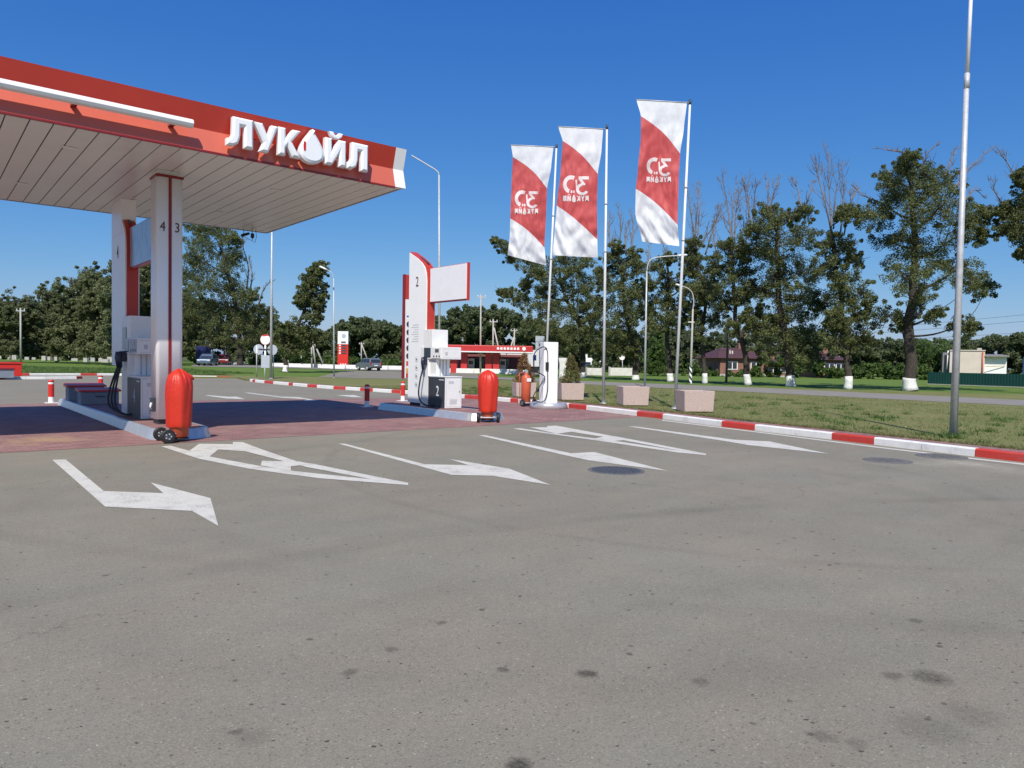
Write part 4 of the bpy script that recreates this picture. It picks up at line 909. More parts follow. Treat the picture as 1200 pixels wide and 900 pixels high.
# ------------------------------------------------------------------ flags
def curve_interp(pts, t):
    """pts: list of (x,y) down an edge; parametrised by y"""
    y0, y1 = pts[0][1], pts[-1][1]; y = y0 + (y1 - y0) * t
    for (xa, ya), (xb, yb) in zip(pts[:-1], pts[1:]):
        if ya <= y <= yb:
            q = (y - ya) / (yb - ya); q2 = q * q * (3 - 2 * q); return xa + (xb - xa) * (q * 0.5 + q2 * 0.5), y
    return pts[-1]
FLAGW = leaf_mat('flag_cloth_tmp', (0.74, 0.75, 0.78), (0.80, 0.81, 0.83), 0.42)
def flag_cloth(name, base):
    m = bpy.data.materials.new(name); m.use_nodes = True; nt = m.node_tree
    for n in list(nt.nodes): nt.nodes.remove(n)
    out = nd(nt, 'ShaderNodeOutputMaterial'); d = nd(nt, 'ShaderNodeBsdfPrincipled'); t = nd(nt, 'ShaderNodeBsdfTranslucent'); tc = nd(nt, 'ShaderNodeTexCoord'); n = nd(nt, 'ShaderNodeTexNoise')
    n.inputs['Scale'].default_value = 5; n.inputs['Detail'].default_value = 6; nt.links.new(tc.outputs['Object'], n.inputs['Vector'])
    r = nd(nt, 'ShaderNodeMapRange'); r.inputs[1].default_value = .3; r.inputs[2].default_value = .7; r.inputs[3].default_value = .92; r.inputs[4].default_value = 1.06; nt.links.new(n.outputs['Fac'], r.inputs[0])
    v = nd(nt, 'ShaderNodeVectorMath'); v.operation = 'SCALE'; v.inputs[0].default_value = base; nt.links.new(r.outputs[0], v.inputs['Scale'])
    nt.links.new(v.outputs[0], d.inputs['Base Color']); nt.links.new(v.outputs[0], t.inputs['Color']); d.inputs['Roughness'].default_value = 0.6
    ms = nd(nt, 'ShaderNodeMixShader'); ms.inputs[0].default_value = 0.3; nt.links.new(d.outputs[0], ms.inputs[1]); nt.links.new(t.outputs[0], ms.inputs[2]); nt.links.new(ms.outputs[0], out.inputs['Surface'])
    return m
CLW = flag_cloth('white_flag_cloth', (0.88, 0.885, 0.90)); CLR = flag_cloth('red_flag_cloth', (0.66, 0.10, 0.10)); CLL = flag_cloth('flag_print_white', (0.92, 0.88, 0.88))
# printed emblem, drawn as the viewer sees it (reverse side of the print): x to the right, y up, unit = width
def arc(cx, cy, r, a0, a1, n=18): return [(cx + r * math.cos(math.radians(a0 + (a1 - a0) * i / n)), cy + r * math.sin(math.radians(a0 + (a1 - a0) * i / n))) for i in range(n + 1)]
def ring(cx, cy, r, w_, a0, a1, n=18, sx=1.0):
    o_ = arc(cx, cy, r, a0, a1, n); i_ = arc(cx, cy, r - w_, a0, a1, n); f_ = lambda q: ((q[0] - cx) * sx + cx, q[1])
    return [[f_(o_[k]), f_(o_[k + 1]), f_(i_[k + 1]), f_(i_[k])] for k in range(n)]
GLY['P'] = [(0, 0), (.03, 1), (1, 1), (1, 0), (.77, 0), (.77, .78), (.25, .78), (.22, 0)]
EMBLEM = ring(-0.19, 0.01, 0.385, 0.17, 62, 252, 20, 0.82) + ring(0.25, -0.19, 0.25, 0.115, 95, 335, 22, 1.0) + [
    [(0.10, 0.35), (0.50, 0.35), (0.50, 0.22), (0.10, 0.22)], [(0.10, 0.22), (0.24, 0.22), (0.36, 0.02), (0.24, 0.02)], [(0.24, 0.06), (0.36, 0.06), (0.36, -0.02), (0.24, -0.02)],
    [(-0.02, 0.20), (0.04, 0.20), (0.06, -0.20), (0.0, -0.20)],
    [(-0.20, -0.24), (-0.15, -0.24), (-0.15, -0.35), (-0.20, -0.35)], [(-0.12, -0.24), (-0.05, -0.24), (-0.05, -0.35), (-0.12, -0.35)],
]
def word_polys():
    out = []; x = 0.50
    for gch in 'PUKDIP':
        wd = 0.17 if gch == 'D' else 0.135
        if gch == 'D': q = [(x - wd / 2 - a * 0.13, -0.57 + b * 0.17) for a, b in drop]
        else: q = [(x - a * wd, -0.69 + b * 0.23) for a, b in GLY[gch]]      # mirrored
        out.append(q); x -= wd + 0.032
        if gch == 'I': out.append([(x + 0.06, -0.40), (x + 0.14, -0.40), (x + 0.12, -0.435), (x + 0.08, -0.435)])
    return out
EMB_ALL = EMBLEM + word_polys()
def tri_polys(polys, maxlen=0.12):
    bm = bmesh.new()
    for p in polys:
        vs = [bm.verts.new((x, y, 0)) for x, y in p]; bm.faces.new(vs)
    bmesh.ops.triangulate(bm, faces=bm.faces)
    for _ in range(3):
        e = [e for e in bm.edges if e.calc_length() > maxlen]
        if not e: break
        bmesh.ops.subdivide_edges(bm, edges=e, cuts=1); bmesh.ops.triangulate(bm, faces=bm.faces)
    v = [(q.co.x, q.co.y) for q in bm.verts]; bm.verts.index_update(); f = [tuple(q.index for q in fc.verts) for fc in bm.faces]; bm.free(); return v, f
EV, EF = tri_polys(EMB_ALL)
def flag(idx, base_px, top_px, Y, left, right, redL, redR, logo_px, logo_w, words):
    b = gnd(base_px[0], base_px[1], 0.105); Y = b.y
    tp = at(top_px[0], top_px[1], Y); tl, tr = left[0], right[0]
    pole = thing('flagpole', words[0], 'flagpole', b, 0, 'white flagpoles along the verge')
    rel = lambda p: p - b
    H = tp - b
    MB().tube([Vector((0, 0, 0)), H * 0.5, H * 0.985], [0.052, 0.046, 0.036], 14).build('mast', GALVL, pole)
    MB().tube([H * 0.985, H], [0.045, 0.042], 12).build('finial', DARK, pole)
    MB().tube([Vector((0, 0, 0)), Vector((0, 0, 0.05))], [0.13, 0.12], 14).build('foot', GALV, pole)
    arm_y = 0.5 * (tl[1] + tr[1])
    a0 = rel(at(top_px[0], tr[1] + 1.0, Y)); a1 = rel(at(tl[0] - 0.5, tl[1] - 0.3, Y))
    MB().tube([a0, a1], 0.018, 8).build('arm', GALV, pole)
    for t in (0.72, 0.55):
        MB().tube([H * t - H.normalized() * 0.03, H * t + H.normalized() * 0.03], 0.058, 12).build('collar', GALV, pole)
    rs = random.Random(idx * 13 + 1); ph = [rs.uniform(0, 6.28) for _ in range(6)]
    def S(s, t):
        xl, yl = curve_interp(left, t); xr, yr = curve_interp(right, t)
        x = xl + (xr - xl) * s; y = yl + (yr - yl) * s
        g = min(1.0, t * 5.0)
        amp = 0.02 * g + 0.17 * (t ** 1.15)
        wv = amp * (0.6 * math.sin(5.5 * s + 2.2 * t + ph[0]) + 0.35 * math.sin(9 * s - 3 * t + ph[1]))
        wv += 0.065 * g * noise.noise(Vector((s * 4.2 + ph[2], t * 1.6, idx * 3.7))) + 0.055 * g * noise.noise(Vector((s * 3 + t * 7.5, t * 4 - s * 2.2 + ph[3], idx * 5.1)))
        wv += 0.030 * g * (0.3 + t) * noise.noise(Vector((s * 11 + t * 5, t * 15 - s * 6 + ph[4], idx)))
        k_ = max(0.0, t - 0.66) * 3.0
        wv += 0.055 * k_ * math.sin(30 * (t + 0.42 * (1 - s) ** 2) + 2 * noise.noise(Vector((s * 3, t * 5, idx))) + ph[5])
        return at(x, y, Y + wv * 1.1)
    fl = thing('banner_flag', words[1], 'flag', S(1.0, 0.0), 0, 'banner flags with a red diagonal band')
    o0 = S(1.0, 0.0); NS, NT = 40, 110
    Yl = lambda t: curve_interp(left, t)[1]; Yr = lambda t: curve_interp(right, t)[1]
    # cloth in three bands so that each colour is a mesh of its own with clean borders
    tof = lambda pts, y: (y - pts[0][1]) / (pts[-1][1] - pts[0][1])
    u_l, l_l = tof(left, redL[0]), tof(left, redL[1]); u_r, l_r = tof(right, redR[0]), tof(right, redR[1])
    bend = lambda s: 0.02 * math.sin(math.pi * s)
    T1 = lambda s: u_l + (u_r - u_l) * s - bend(s); T2 = lambda s: l_l + (l_r - l_l) * s - bend(s)
    def band(name, fa, fb, mat, rows):
        mb = MB()
        for j in range(rows + 1):
            for i in range(NS + 1):
                s = i / NS; t = fa(s) + (fb(s) - fa(s)) * j / rows; mb.v.append(tuple(S(s, t) - o0))
        for j in range(rows):
            for i in range(NS):
                a = j * (NS + 1) + i; mb.f.append((a + NS + 1, a + NS + 2, a + 1, a)); mb.m.append(0); mb.sm.append(True)
        return mb.build(name, mat, fl)
    band('upper_field', lambda s: 0.0, T1, CLW, 40); red = band('red_band', T1, T2, CLR, 60); band('lower_field', T2, lambda s: 1.0, CLW, 50)
    mb = MB()
    for side in (-1,):
        vv = []
        for x, y in EV:
            px_ = logo_px[0] + x * logo_w; py_ = logo_px[1] - y * logo_w * 0.93
            # invert (s,t) by iteration
            t = tof(left, py_); s = 0.5
            for _ in range(6):
                xl, yl = curve_interp(left, min(max(t, 0), 1)); xr, yr = curve_interp(right, min(max(t, 0), 1)); s = (px_ - xl) / (xr - xl); y_at = yl + (yr - yl) * s
                t += (py_ - y_at) / (left[-1][1] - left[0][1])
            P = S(s, t); ds = S(s + 0.01, t) - P; dt = S(s, t + 0.01) - P; n = ds.cross(dt).normalized()
            if n.y > 0: n = -n
            vv.append(P + n * 0.006 - o0)
        mb.add(vv, EF, 0, True)
    mb.build('printed_emblem', CLL, red)
    return fl
flag(0, (638, 465.5), (652.3, 169), 29.5, [(599, 170), (601, 184), (599.5, 215), (598, 256), (597.5, 275), (595, 299)], [(648.5, 171.5), (646, 195), (641, 222), (640, 250), (638, 288), (640, 311)], (184, 256), (221, 290), (617, 233), 27,
     ('slim white flagpole behind the air post carrying the shortest looking flag', 'white flag with red diagonal band, leftmost and lowest of three'))
flag(1, (707, 473.5), (711.3, 146.5), 25.4, [(654.5, 148.5), (659.5, 166), (657, 200), (652.5, 241), (650, 270), (647.5, 299)], [(706.8, 150.5), (705, 175), (700.5, 205), (699.5, 240), (700, 281), (700.5, 302)], (165, 241), (204, 281), (675, 216.5), 30,
     ('white flagpole standing between the shrub planter and an empty planter', 'white flag with red diagonal band in the middle of three'))
flag(2, (791, 479.5), (808.8, 117), 23.2, [(746, 117), (751, 136), (751, 160), (747.5, 200), (745, 222), (744.5, 250), (752.5, 283)], [(805, 119.5), (801.5, 150), (797, 180), (795.5, 205), (794, 262), (796, 288.5)], (136, 221), (180, 263.5), (772, 195), 28.5,
     ('tallest white flagpole beside the right empty planter', 'white flag with red diagonal band, rightmost and highest of three'))

# ------------------------------------------------------------------ lamp posts and poles
def lamp_post(label, base, top, arm=None, r0_=0.07, r1_=0.04, z=0.105, mat=GALV, n=10, Y=None, head=True, name='lamp_post', extra=None):
    b = gnd(base[0], base[1], z) if Y is None else at(base[0], base[1], Y)
    e = thing(name, label, 'lamp post' if name == 'lamp_post' else 'pole', b, 0)
    t = at(top[0], top[1], b.y) - b
    MB().tube([Vector((0, 0, 0)), t * 0.5, t], [r0_, (r0_ + r1_) / 2, r1_], n).build('mast', mat, e)
    MB().tube([Vector((0, 0, 0)), Vector((0, 0, 0.03))], r0_ * 1.4, 12).build('flange', mat, e)
    if arm:
        pts = smooth_pts([t] + [at(x, y, b.y) - b for x, y in arm], 5)
        am = MB().tube(pts, r1_ * 0.75, 8).build('arm', mat, e)
        if head:
            p = pts[-1]; d = (pts[-1] - pts[-2]).normalized()
            MB().tube([p - d * 0.05, p + d * 0.15, p + d * 0.5, p + d * 0.6], [0.04, 0.07, 0.07, 0.03], 10).build('lamp_head', GALVL, am)
    return e
lp = lamp_post('tall galvanised mast on the right verge rising out of the picture', (1117, 513), (1133.2, 86), None, 0.080, 0.050, n=8)
b = lp.location; t0_ = at(1133.2, 90, b.y) - b; t1_ = at(1139.5, -40, b.y) - b
MB().tube([t0_, t1_], [0.042, 0.036], 10).build('upper_mast', GALVL, lp); MB().tube([t0_ - Vector((0, 0, 0.25)), t0_ + Vector((0, 0, 0.05))], 0.054, 12).build('joint_collar', GALV, lp)
lamp_post('grey lamp post by the round signs passing behind the canopy corner', (317.5, 444), (319, 235), [(320, 228), (330, 222), (352, 218)], 0.10, 0.05)
lamp_post('thin lamp post with short arm near the price display', (391.5, 442.5), (391, 326), [(389, 320), (386, 317.5), (383, 316)], 0.06, 0.04)
lamp_post('tall grey lamp post behind the pylon with long bent arm', (515, 445), (514.5, 205), [(511.5, 200), (498, 191.5), (482, 182)], 0.085, 0.06, head=False)
lamp_post('slender grey lamp post with curved arm between two flagpoles', (755.5, 453.5), (758, 318), [(760, 308), (766, 302.5), (780, 300.5), (794, 299.5)], 0.075, 0.045)
# concrete road lamp with a spiral painted foot
cp = lamp_post('pale concrete lamp post with black and white spiral foot', (809, 450.0), (812, 362), [(813, 353), (811, 343), (806, 338), (801, 336)], 0.10, 0.06, mat=CONC)
mb = MB(); N = 24
for j in range(24):
    for k in range(N):
        a = 2 * math.pi * k / N; r_ = 0.112 - 0.0006 * j; mb.v.append((r_ * math.cos(a), r_ * math.sin(a), 0.05 + j * 0.055))
for j in range(23):
    for k in range(N):
        k2 = (k + 1) % N; mb.f.append((j * N + k, j * N + k2, (j + 1) * N + k2, (j + 1) * N + k)); mb.m.append(1 if ((j * 1.6 + k) % 12) < 6 else 0); mb.sm.append(False)
mb.build('spiral_paint', [WHITE, BLACK], cp)
b = cp.location; MB().box(-0.28, 0.16, -0.06, 0.06, 4.4, 4.47).build('crossbar', CONCW, cp)

def util_pole(label, base, top, brace=None, r_=0.11, z=0.1, mat=CONC, cross=True, z_=None, grp='concrete utility poles'):
    b = gnd(base[0], base[1], z); e = thing('utility_pole', label, 'utility pole', b, 0, grp)
    t = at(top[0], top[1], b.y) - b
    MB().tube([Vector((0, 0, 0)), t], [r_, r_ * 0.72], 8).build('mast', mat, e)
    for br in (brace or []):
        MB().tube([at(br[0], br[1], b.y + 0.05) - b, at(br[2], br[3], b.y + 0.05) - b], r_ * 0.8, 8).build('brace', mat, e)
    if cross:
        MB().box(-0.5, 0.5, -0.05, 0.05, t.z - 0.35, t.z - 0.25).build('crossarm', GALV, e)
        for s in (-0.4, 0.4): MB().tube([(s, 0, t.z - 0.25), (s, 0, t.z - 0.08)], 0.04, 6).build('insulator', WHITE, e)
    return e
util_pole('tall slim concrete pole before the red roofed filling station', (563, 437.5), (563.5, 345))
util_pole('concrete pole with sloping brace right of the tall slim one', (577.5, 436.5), (578, 374), [(579, 384, 589.5, 433)])
util_pole('short concrete pole with brace leaning to its left', (601.5, 434.5), (603, 385), [(602.3, 395, 591, 431)], 0.13)
util_pole('braced pole above the white bus stop block', (669.5, 432), (669.5, 396), [(672.5, 411, 680, 431)], 0.13)
util_pole('thin concrete pole right of the round prohibition sign', (737, 434), (737, 409), None, 0.13, cross=False)
util_pole('double braced pole left of the red price display', (365.5, 431), (365, 394), [(366, 397, 370, 431), (366.5, 398, 380, 430)], 0.13)
util_pole('braced pole above the grey estate car', (423.5, 428.5), (423.5, 401), [(424, 404, 432, 425)], 0.14)
util_pole('lone pale concrete pole before the left tree line', (24.5, 424), (24, 361), None, 0.11, z=0.5)
util_pole('short white post right of the small whitewashed tree', (337.5, 431), (337.5, 408), None, 0.11, mat=CONCW, cross=False)
util_pole('pale concrete pole above the parked blue truck', (246.5, 424.5), (246.5, 392), [(246, 400, 245, 424)], 0.17)
util_pole('dark wooden pole in front of the brick house', (851, 448.5), (853.5, 378), None, 0.10, mat=WOOD)
util_pole('pale twin concrete pole against the brick house', (855.5, 441), (855.5, 410), [(858.3, 411, 858.3, 441)], 0.11, cross=False)

# overhead wires on the right
for i, (ya, yb, yc) in enumerate(((392, 381, 366), (397, 387, 374), (405, 396, 388), (411, 404, 399))):
    pts = [at(780 + 50 * k, ya + (yb - ya) * min(1, k / 5) + ((yc - yb) * max(0, k - 5) / 4) + 3 * math.sin(math.pi * k / 9), 70) for k in range(10)]
    o = MB().tube([p - pts[0] for p in pts], 0.013, 4).build('overhead_wire', BLACK, loc=pts[0]); tag(o, 'thin dark overhead wire crossing the sky behind the right trees', 'wire', 'overhead wires behind the trees')

# ------------------------------------------------------------------ road signs
def sign_post(name, label, base, parts, z=0.105, post_top=None, rp=0.035, grp=None, pm=GALV):
    b = gnd(base[0], base[1], z); e = thing(name, label, 'road sign', b, 0, grp); t = at(base[0] if len(post_top) == 1 else post_top[0], post_top[-1], b.y) - b
    MB().tube([Vector((0, 0, 0)), t], rp, 8).build('post', pm, e)
    for q in parts:
        k = q[0]
        if k == 'disc':
            _, x, y, rpx, mats, nm = q; c = at(x, y, b.y - 0.06) - b; r_ = rpx * b.y / F
            d = MB().disc(c, (0.1, 1, 0), r_, 0.02, 28).build(nm, mats[0], e)
            if len(mats) > 1: MB().disc(c + Vector((-0.002, -0.014, 0)), (0.1, 1, 0), r_ * 0.94, 0.012, 28).build('sign_field', mats[1], d)
            if len(mats) > 2:
                for s in (-0.28, 0.0): MB().box(c.x - r_ * 0.55, c.x + r_ * 0.55, c.y - 0.03, c.y - 0.022, c.z + r_ * (s - 0.08), c.z + r_ * (s + 0.1)).build('sign_text_bar', mats[2], d)
        else:
            _, x0, y0, x1, y1, mt, nm = q; a = at(x0, y1, b.y - 0.06) - b; c = at(x1, y0, b.y - 0.06) - b
            MB().box(a.x, c.x, a.y - 0.012, a.y + 0.012, a.z, c.z).build(nm, mt, e, bevel=0.004)
    return e
rd = sign_post('road_sign', 'round white sign with red rim above a grey square plate', (310.4, 443.5), [('disc', 311, 398, 6.2, [SIGNRED, WHITE], 'round_plate'), ('rect', 306, 416.5, 316.5, 431, GREYSIGN, 'square_plate'), ('rect', 303, 408.8, 319, 410.4, DARK, 'bracket')], post_top=(311, 402), rp=0.06, pm=WHITE)
b = rd.location; c = at(311, 395, b.y - 0.09) - b; r_ = 6.2 * b.y / F
MB().extrude([(c.x + r_ * 0.72 * math.cos(a), c.y, c.z - 0.05 + r_ * 0.66 * math.sin(a)) for a in [math.radians(35 + 110 * i / 10) for i in range(11)]], (0, -0.012, 0)).build('red_field', SIGNRED, rd)
sign_post('road_sign', 'grey back of a round sign left of the white post', (300.8, 442), [('disc', 303, 409.5, 6.1, [GREYSIGN], 'round_plate'), ('rect', 300.2, 405, 301.6, 414, WHITE, 'clamp')], post_top=(300.8, 405), rp=0.04)
sign_post('road_sign', 'grey back of a round sign half behind the lamp post', (320.5, 443), [('disc', 319.2, 410, 6.1, [GREYSIGN], 'round_plate')], post_top=(320.5, 405), rp=0.03)
sign_post('road_sign', 'small blue round sign in front of the far bushes', (353, 430), [('disc', 353, 413.6, 2.4, [BLUES], 'round_plate')], post_top=(353, 413), rp=0.06)
sign_post('road_sign', 'round prohibition sign with red rim before the concrete fence', (729.5, 438), [('disc', 729, 419, 3.2, [SIGNRED, WHITE], 'round_plate')], post_top=(729.3, 419), rp=0.05)
sign_post('road_sign', 'grey blue direction boards on a thin post behind the white post', (632.5, 440), [('rect', 627.5, 394, 638, 400, GREYSIGN, 'upper_board'), ('rect', 627.5, 400.5, 638, 410, GREYSIGN, 'lower_board')], post_top=(632.5, 394), rp=0.06)
sign_post('road_sign', 'small blue sign beside the brown conical shrub', (626, 440), [('rect', 624.5, 416, 628.5, 422.5, BLUES, 'board')], post_top=(626, 416), rp=0.03)
sign_post('road_sign', 'pale diamond sign right of the blue truck', (249, 424), [('disc', 249.5, 413, 2.0, [WHITE], 'plate')], post_top=(249, 412), rp=0.05)
sign_post('road_sign', 'grey sign cluster on a thin post beyond the left lawn', (265.5, 427.5), [('disc', 262.8, 403, 1.8, [GREYSIGN], 'plate'), ('rect', 262, 406, 265, 412, GREYSIGN, 'board')], post_top=(264, 402), rp=0.05)

# ------------------------------------------------------------------ far price display
b = gnd(401.5, 431.3, 0.1); ps = thing('price_display', 'red and white roadside fuel price display column', 'price display', b, 0)
sc = b.y / F; W = 12.2 * sc; Hh = 43 * sc
MB().box(-W / 2, W / 2, 0, 0.5, 0, Hh * 0.65).build('red_panel', SIGNRED, ps, bevel=0.02); MB().box(-W / 2, W / 2, 0, 0.5, Hh * 0.651, Hh).build('white_head', WHITE, ps, bevel=0.02)
MB().disc((W * 0.08, -0.01, Hh * 0.875), (0, 1, 0), W * 0.21, 0.03, 24).build('round_emblem', GREYSIGN, ps)
MB().box(-W * 0.16, W * 0.28, -0.03, -0.001, Hh * 0.68, Hh * 0.725).build('display', SCREEN, ps)
for k in range(4):
    MB().box(-W * 0.12, W * 0.36, -0.03, -0.001, Hh * (0.385 + 0.07 * k), Hh * (0.425 + 0.07 * k)).build('display', DARK, ps)
    MB().box(-W * 0.36, -W * 0.20, -0.02, -0.001, Hh * (0.385 + 0.07 * k), Hh * (0.425 + 0.07 * k)).build('grade_tag', WHITE, ps)
for k in range(2):
    for q in range(3): MB().box(-W * 0.24 + W * 0.22 * q, -W * 0.12 + W * 0.22 * q, -0.02, -0.001, Hh * (0.03 + 0.06 * k), Hh * (0.06 + 0.06 * k)).build('service_tag', WHITE, ps)

# ------------------------------------------------------------------ vehicles
def car(name, label, cat, loc, rotz, paint, L=4.3, W=1.8, Hc=1.62, style='estate'):
    e = thing(name, label, cat, loc, rotz, 'vehicles parked beyond the forecourt')
    h = L / 2
    body = [(-h, 0.38), (-h, 0.72), (-h + 0.05, 0.86), (-h * 0.96 + 0.9, 0.98), (h - 0.05, 0.98), (h, 0.82), (h + 0.02, 0.40), (h - 0.1, 0.30), (-h + 0.1, 0.28)]
    mb = MB(); mb.extrude([(x, -W / 2, z) for x, z in body], (0, W, 0)); mb.build('body', paint, e, bevel=0.07, seg=3)
    roof = [(-h + 1.15, 0.96), (-h + 1.85, Hc - 0.06), (-h + 2.1, Hc), (h - 0.5, Hc - 0.02), (h - 0.28, Hc - 0.12), (h - 0.06, 0.97)]
    wt = W / 2 - 0.09
    mb = MB(); n = len(roof)
    # cabin tapers inward to the roof
    A = [(x, -(W / 2 - 0.03 - 0.16 * max(0, (z - 0.96) / (Hc - 0.96))), z) for x, z in roof]; B = [(x, -y, z) for x, y, z in A]
    mb.add(A + B, [tuple(range(n)), tuple(range(2 * n - 1, n - 1, -1))] + [((i + 1) % n, i, n + i, n + (i + 1) % n) for i in range(n)])
    cab = mb.build('cabin', paint, e, bevel=0.03)
    for s in (-1, 1):
        ww = lambda z: s * (W / 2 - 0.03 - 0.16 * (z - 0.96) / (Hc - 0.96) + 0.008)
        for xa, xb, xc, xd in ((-h + 1.38, -h + 2.2, -h + 2.2, -h + 1.92), (-h + 2.28, -h + 3.15, -h + 3.12, -h + 2.28), (-h + 3.22, h - 0.35, h - 0.52, -h + 3.2)):
            z0, z1 = 1.02, Hc - 0.13
            q = MB(); q.add([(xa, ww(z0), z0), (xb, ww(z0), z0), (xc, ww(z1), z1), (xd, ww(z1), z1)], [(0, 1, 2, 3) if s < 0 else (3, 2, 1, 0)]); q.build('side_window', GLASS, cab)
    q = MB(); q.add([(h - 0.085 + 0.02, -W / 2 + 0.18, 1.03), (h - 0.085 + 0.02, W / 2 - 0.18, 1.03), (h - 0.235 + 0.02, W / 2 - 0.26, Hc - 0.16), (h - 0.235 + 0.02, -W / 2 + 0.26, Hc - 0.16)], [(0, 1, 2, 3)]); q.build('rear_window', GLASS, cab)
    q = MB(); q.add([(-h + 1.19, -W / 2 + 0.14, 1.02), (-h + 1.19, W / 2 - 0.14, 1.02), (-h + 1.80, W / 2 - 0.24, Hc - 0.12), (-h + 1.80, -W / 2 + 0.24, Hc - 0.12)], [(3, 2, 1, 0)]); q.build('windscreen', GLASS, cab)
    for s in (-1, 1):
        for x in (-h + 0.85, h - 0.85):
            wl = MB().tube([(x, s * (W / 2 - 0.2), 0.33), (x, s * (W / 2 + 0.012), 0.33)], 0.33, 24).build('wheel', BLACK, e)
            MB().tube([(x, s * (W / 2 + 0.012), 0.33), (x, s * (W / 2 + 0.022), 0.33)], 0.2, 18).build('rim', GALVL, wl)
        MB().box(h - 0.06, h + 0.022, s * (W / 2 - 0.12) - 0.1, s * (W / 2 - 0.12) + 0.08, 0.72, 1.1).build('tail_lamp', TAIL, e, bevel=0.02)
        MB().box(-h - 0.02, -h + 0.08, s * (W / 2 - 0.28) - 0.18, s * (W / 2 - 0.28) + 0.16, 0.66, 0.82).build('headlamp', GALVL, e, bevel=0.02)
    MB().box(h + 0.005, h + 0.03, -0.26, 0.26, 0.62, 0.73).build('number_plate', WHITE, e)
    MB().box(h - 0.08, h + 0.06, -W / 2 + 0.06, W / 2 - 0.06, 0.32, 0.52).build('bumper', DARK, e, bevel=0.03)
    return e
g = gnd(432, 434.0, 0.118); c = car('parked_car', 'grey estate car seen from behind on the far parking strip', 'car', g, math.radians(-52), CARG); c.scale = (0.86, 0.86, 0.88)
g = gnd(243.5, 428.4, 0.12); car('parked_car', 'dark bluish car facing the camera beside the blue truck', 'car', g, math.radians(98), CARS)
g = gnd(250.5, 427.6, 0.12); car('parked_car', 'dark red car half hidden behind the silver one', 'car', g + Vector((0.3, 3, 0)), math.radians(105), CARR)
g = gnd(77, 419.5, 0.55); car('parked_car', 'pale car parked beneath the left tree line', 'car', g, math.radians(175), CARS)
def truck(label, loc, rotz, boxm, cabm, L=4.6):
    e = thing('box_truck', label, 'truck', loc, rotz, 'vehicles parked beyond the forecourt')
    MB().box(-0.6, L - 0.6, -1.05, 1.05, 0.75, 2.75).build('cargo_box', boxm, e, bevel=0.03); MB().box(-2.2, L - 0.7, -0.5, 0.5, 0.45, 0.74).build('chassis', BLACK, e)
    mb = MB(); mb.extrude([(-0.7, -0.95, 0.5), (-0.7, -0.95, 2.3), (-1.6, -0.95, 2.3), (-2.0, -0.95, 1.5), (-2.35, -0.95, 1.3), (-2.4, -0.95, 0.5)], (0, 1.9, 0)); cb = mb.build('cab', cabm, e, bevel=0.05)
    for s in (-1, 1):
        MB().extrude([(-0.85, s * 0.955, 1.45), (-0.85, s * 0.955, 2.1), (-1.5, s * 0.955, 2.1), (-1.8, s * 0.955, 1.45)], (0, s * 0.012, 0)).build('side_window', GLASS, cb)
        for x in (-1.65, L - 1.7): MB().tube([(x, s * 0.72, 0.42), (x, s * 1.0, 0.42)], 0.42, 22).build('wheel', BLACK, e)
    mb = MB(); mb.add([(-1.66, -0.8, 2.2), (-1.66, 0.8, 2.2), (-2.035, 0.85, 1.48), (-2.035, -0.85, 1.48)], [(0, 1, 2, 3)]); mb.build('windscreen', GLASS, cb)
    return e
truck('dark blue box truck beyond the left lawn', gnd(238, 426.9, 0.12), math.radians(-66), CARB, CARW)
truck('white truck cab parked left of the brown conical shrub', gnd(598, 436.3, 0.11), math.radians(10), CARW, CARW)

# ------------------------------------------------------------------ far filling station
b = gnd(540, 437.2, 0.1); D0 = b.y; sc = D0 / F
fs = thing('filling_station', 'low filling station across the road with long red canopy', 'filling station', b, math.radians(0))
X = lambda px: (px - 540) * sc; Z = lambda py, px=560: (at(px, py, D0) - b).z
MB().box(X(522), X(624), -0.4, 7, Z(411.5), Z(404.5)).build('canopy', STATRED, fs, bevel=0.08)
MB().box(X(521), X(625), -0.5, 7.1, Z(412.9), Z(411.6)).build('canopy_trim', WHITE, fs)
for px in (543, 572, 581, 531): MB().box(X(px) - 0.35, X(px) + 0.35, 0.6, 1.3, 0, Z(413)).build('canopy_post', STATRED, fs, bevel=0.03)
MB().box(X(524), X(612), 8, 14, 0, Z(414.5)).build('shop_wall', STATBRK, fs)
for a_, c_ in ((546, 565), (584, 596)): MB().box(X(a_), X(c_), 7.9, 7.99, Z(435), Z(420)).build('shop_window', GLASS, fs)
MB().box(X(566), X(569), 7.8, 7.9, 0, Z(420)).build('door', WHITE, fs)
for k in range(7): MB().box(X(582 + 3.9 * k), X(584.6 + 3.9 * k), -0.47, -0.405, Z(409.4), Z(406.6)).build('white_lettering', WHITE, fs)
MB().disc((X(613.5), -0.44, Z(407.9)), (0, 1, 0), 0.2, 0.06, 16).build('white_lettering', WHITE, fs)
for px in (533, 552, 589):
    e = thing('fuel_pump', 'tiny pale pump under the far red canopy', 'fuel pump', at(px, 435.5, D0 + 2) * 1.0, 0, 'fuel pumps under the far red canopy'); e.location.z = 0.1
    MB().box(-0.35, 0.35, -0.25, 0.25, 0, 1.6).build('housing', CONCW, e, bevel=0.05); MB().box(-0.25, 0.25, -0.27, -0.255, 0.95, 1.35).build('display', DARK, e)
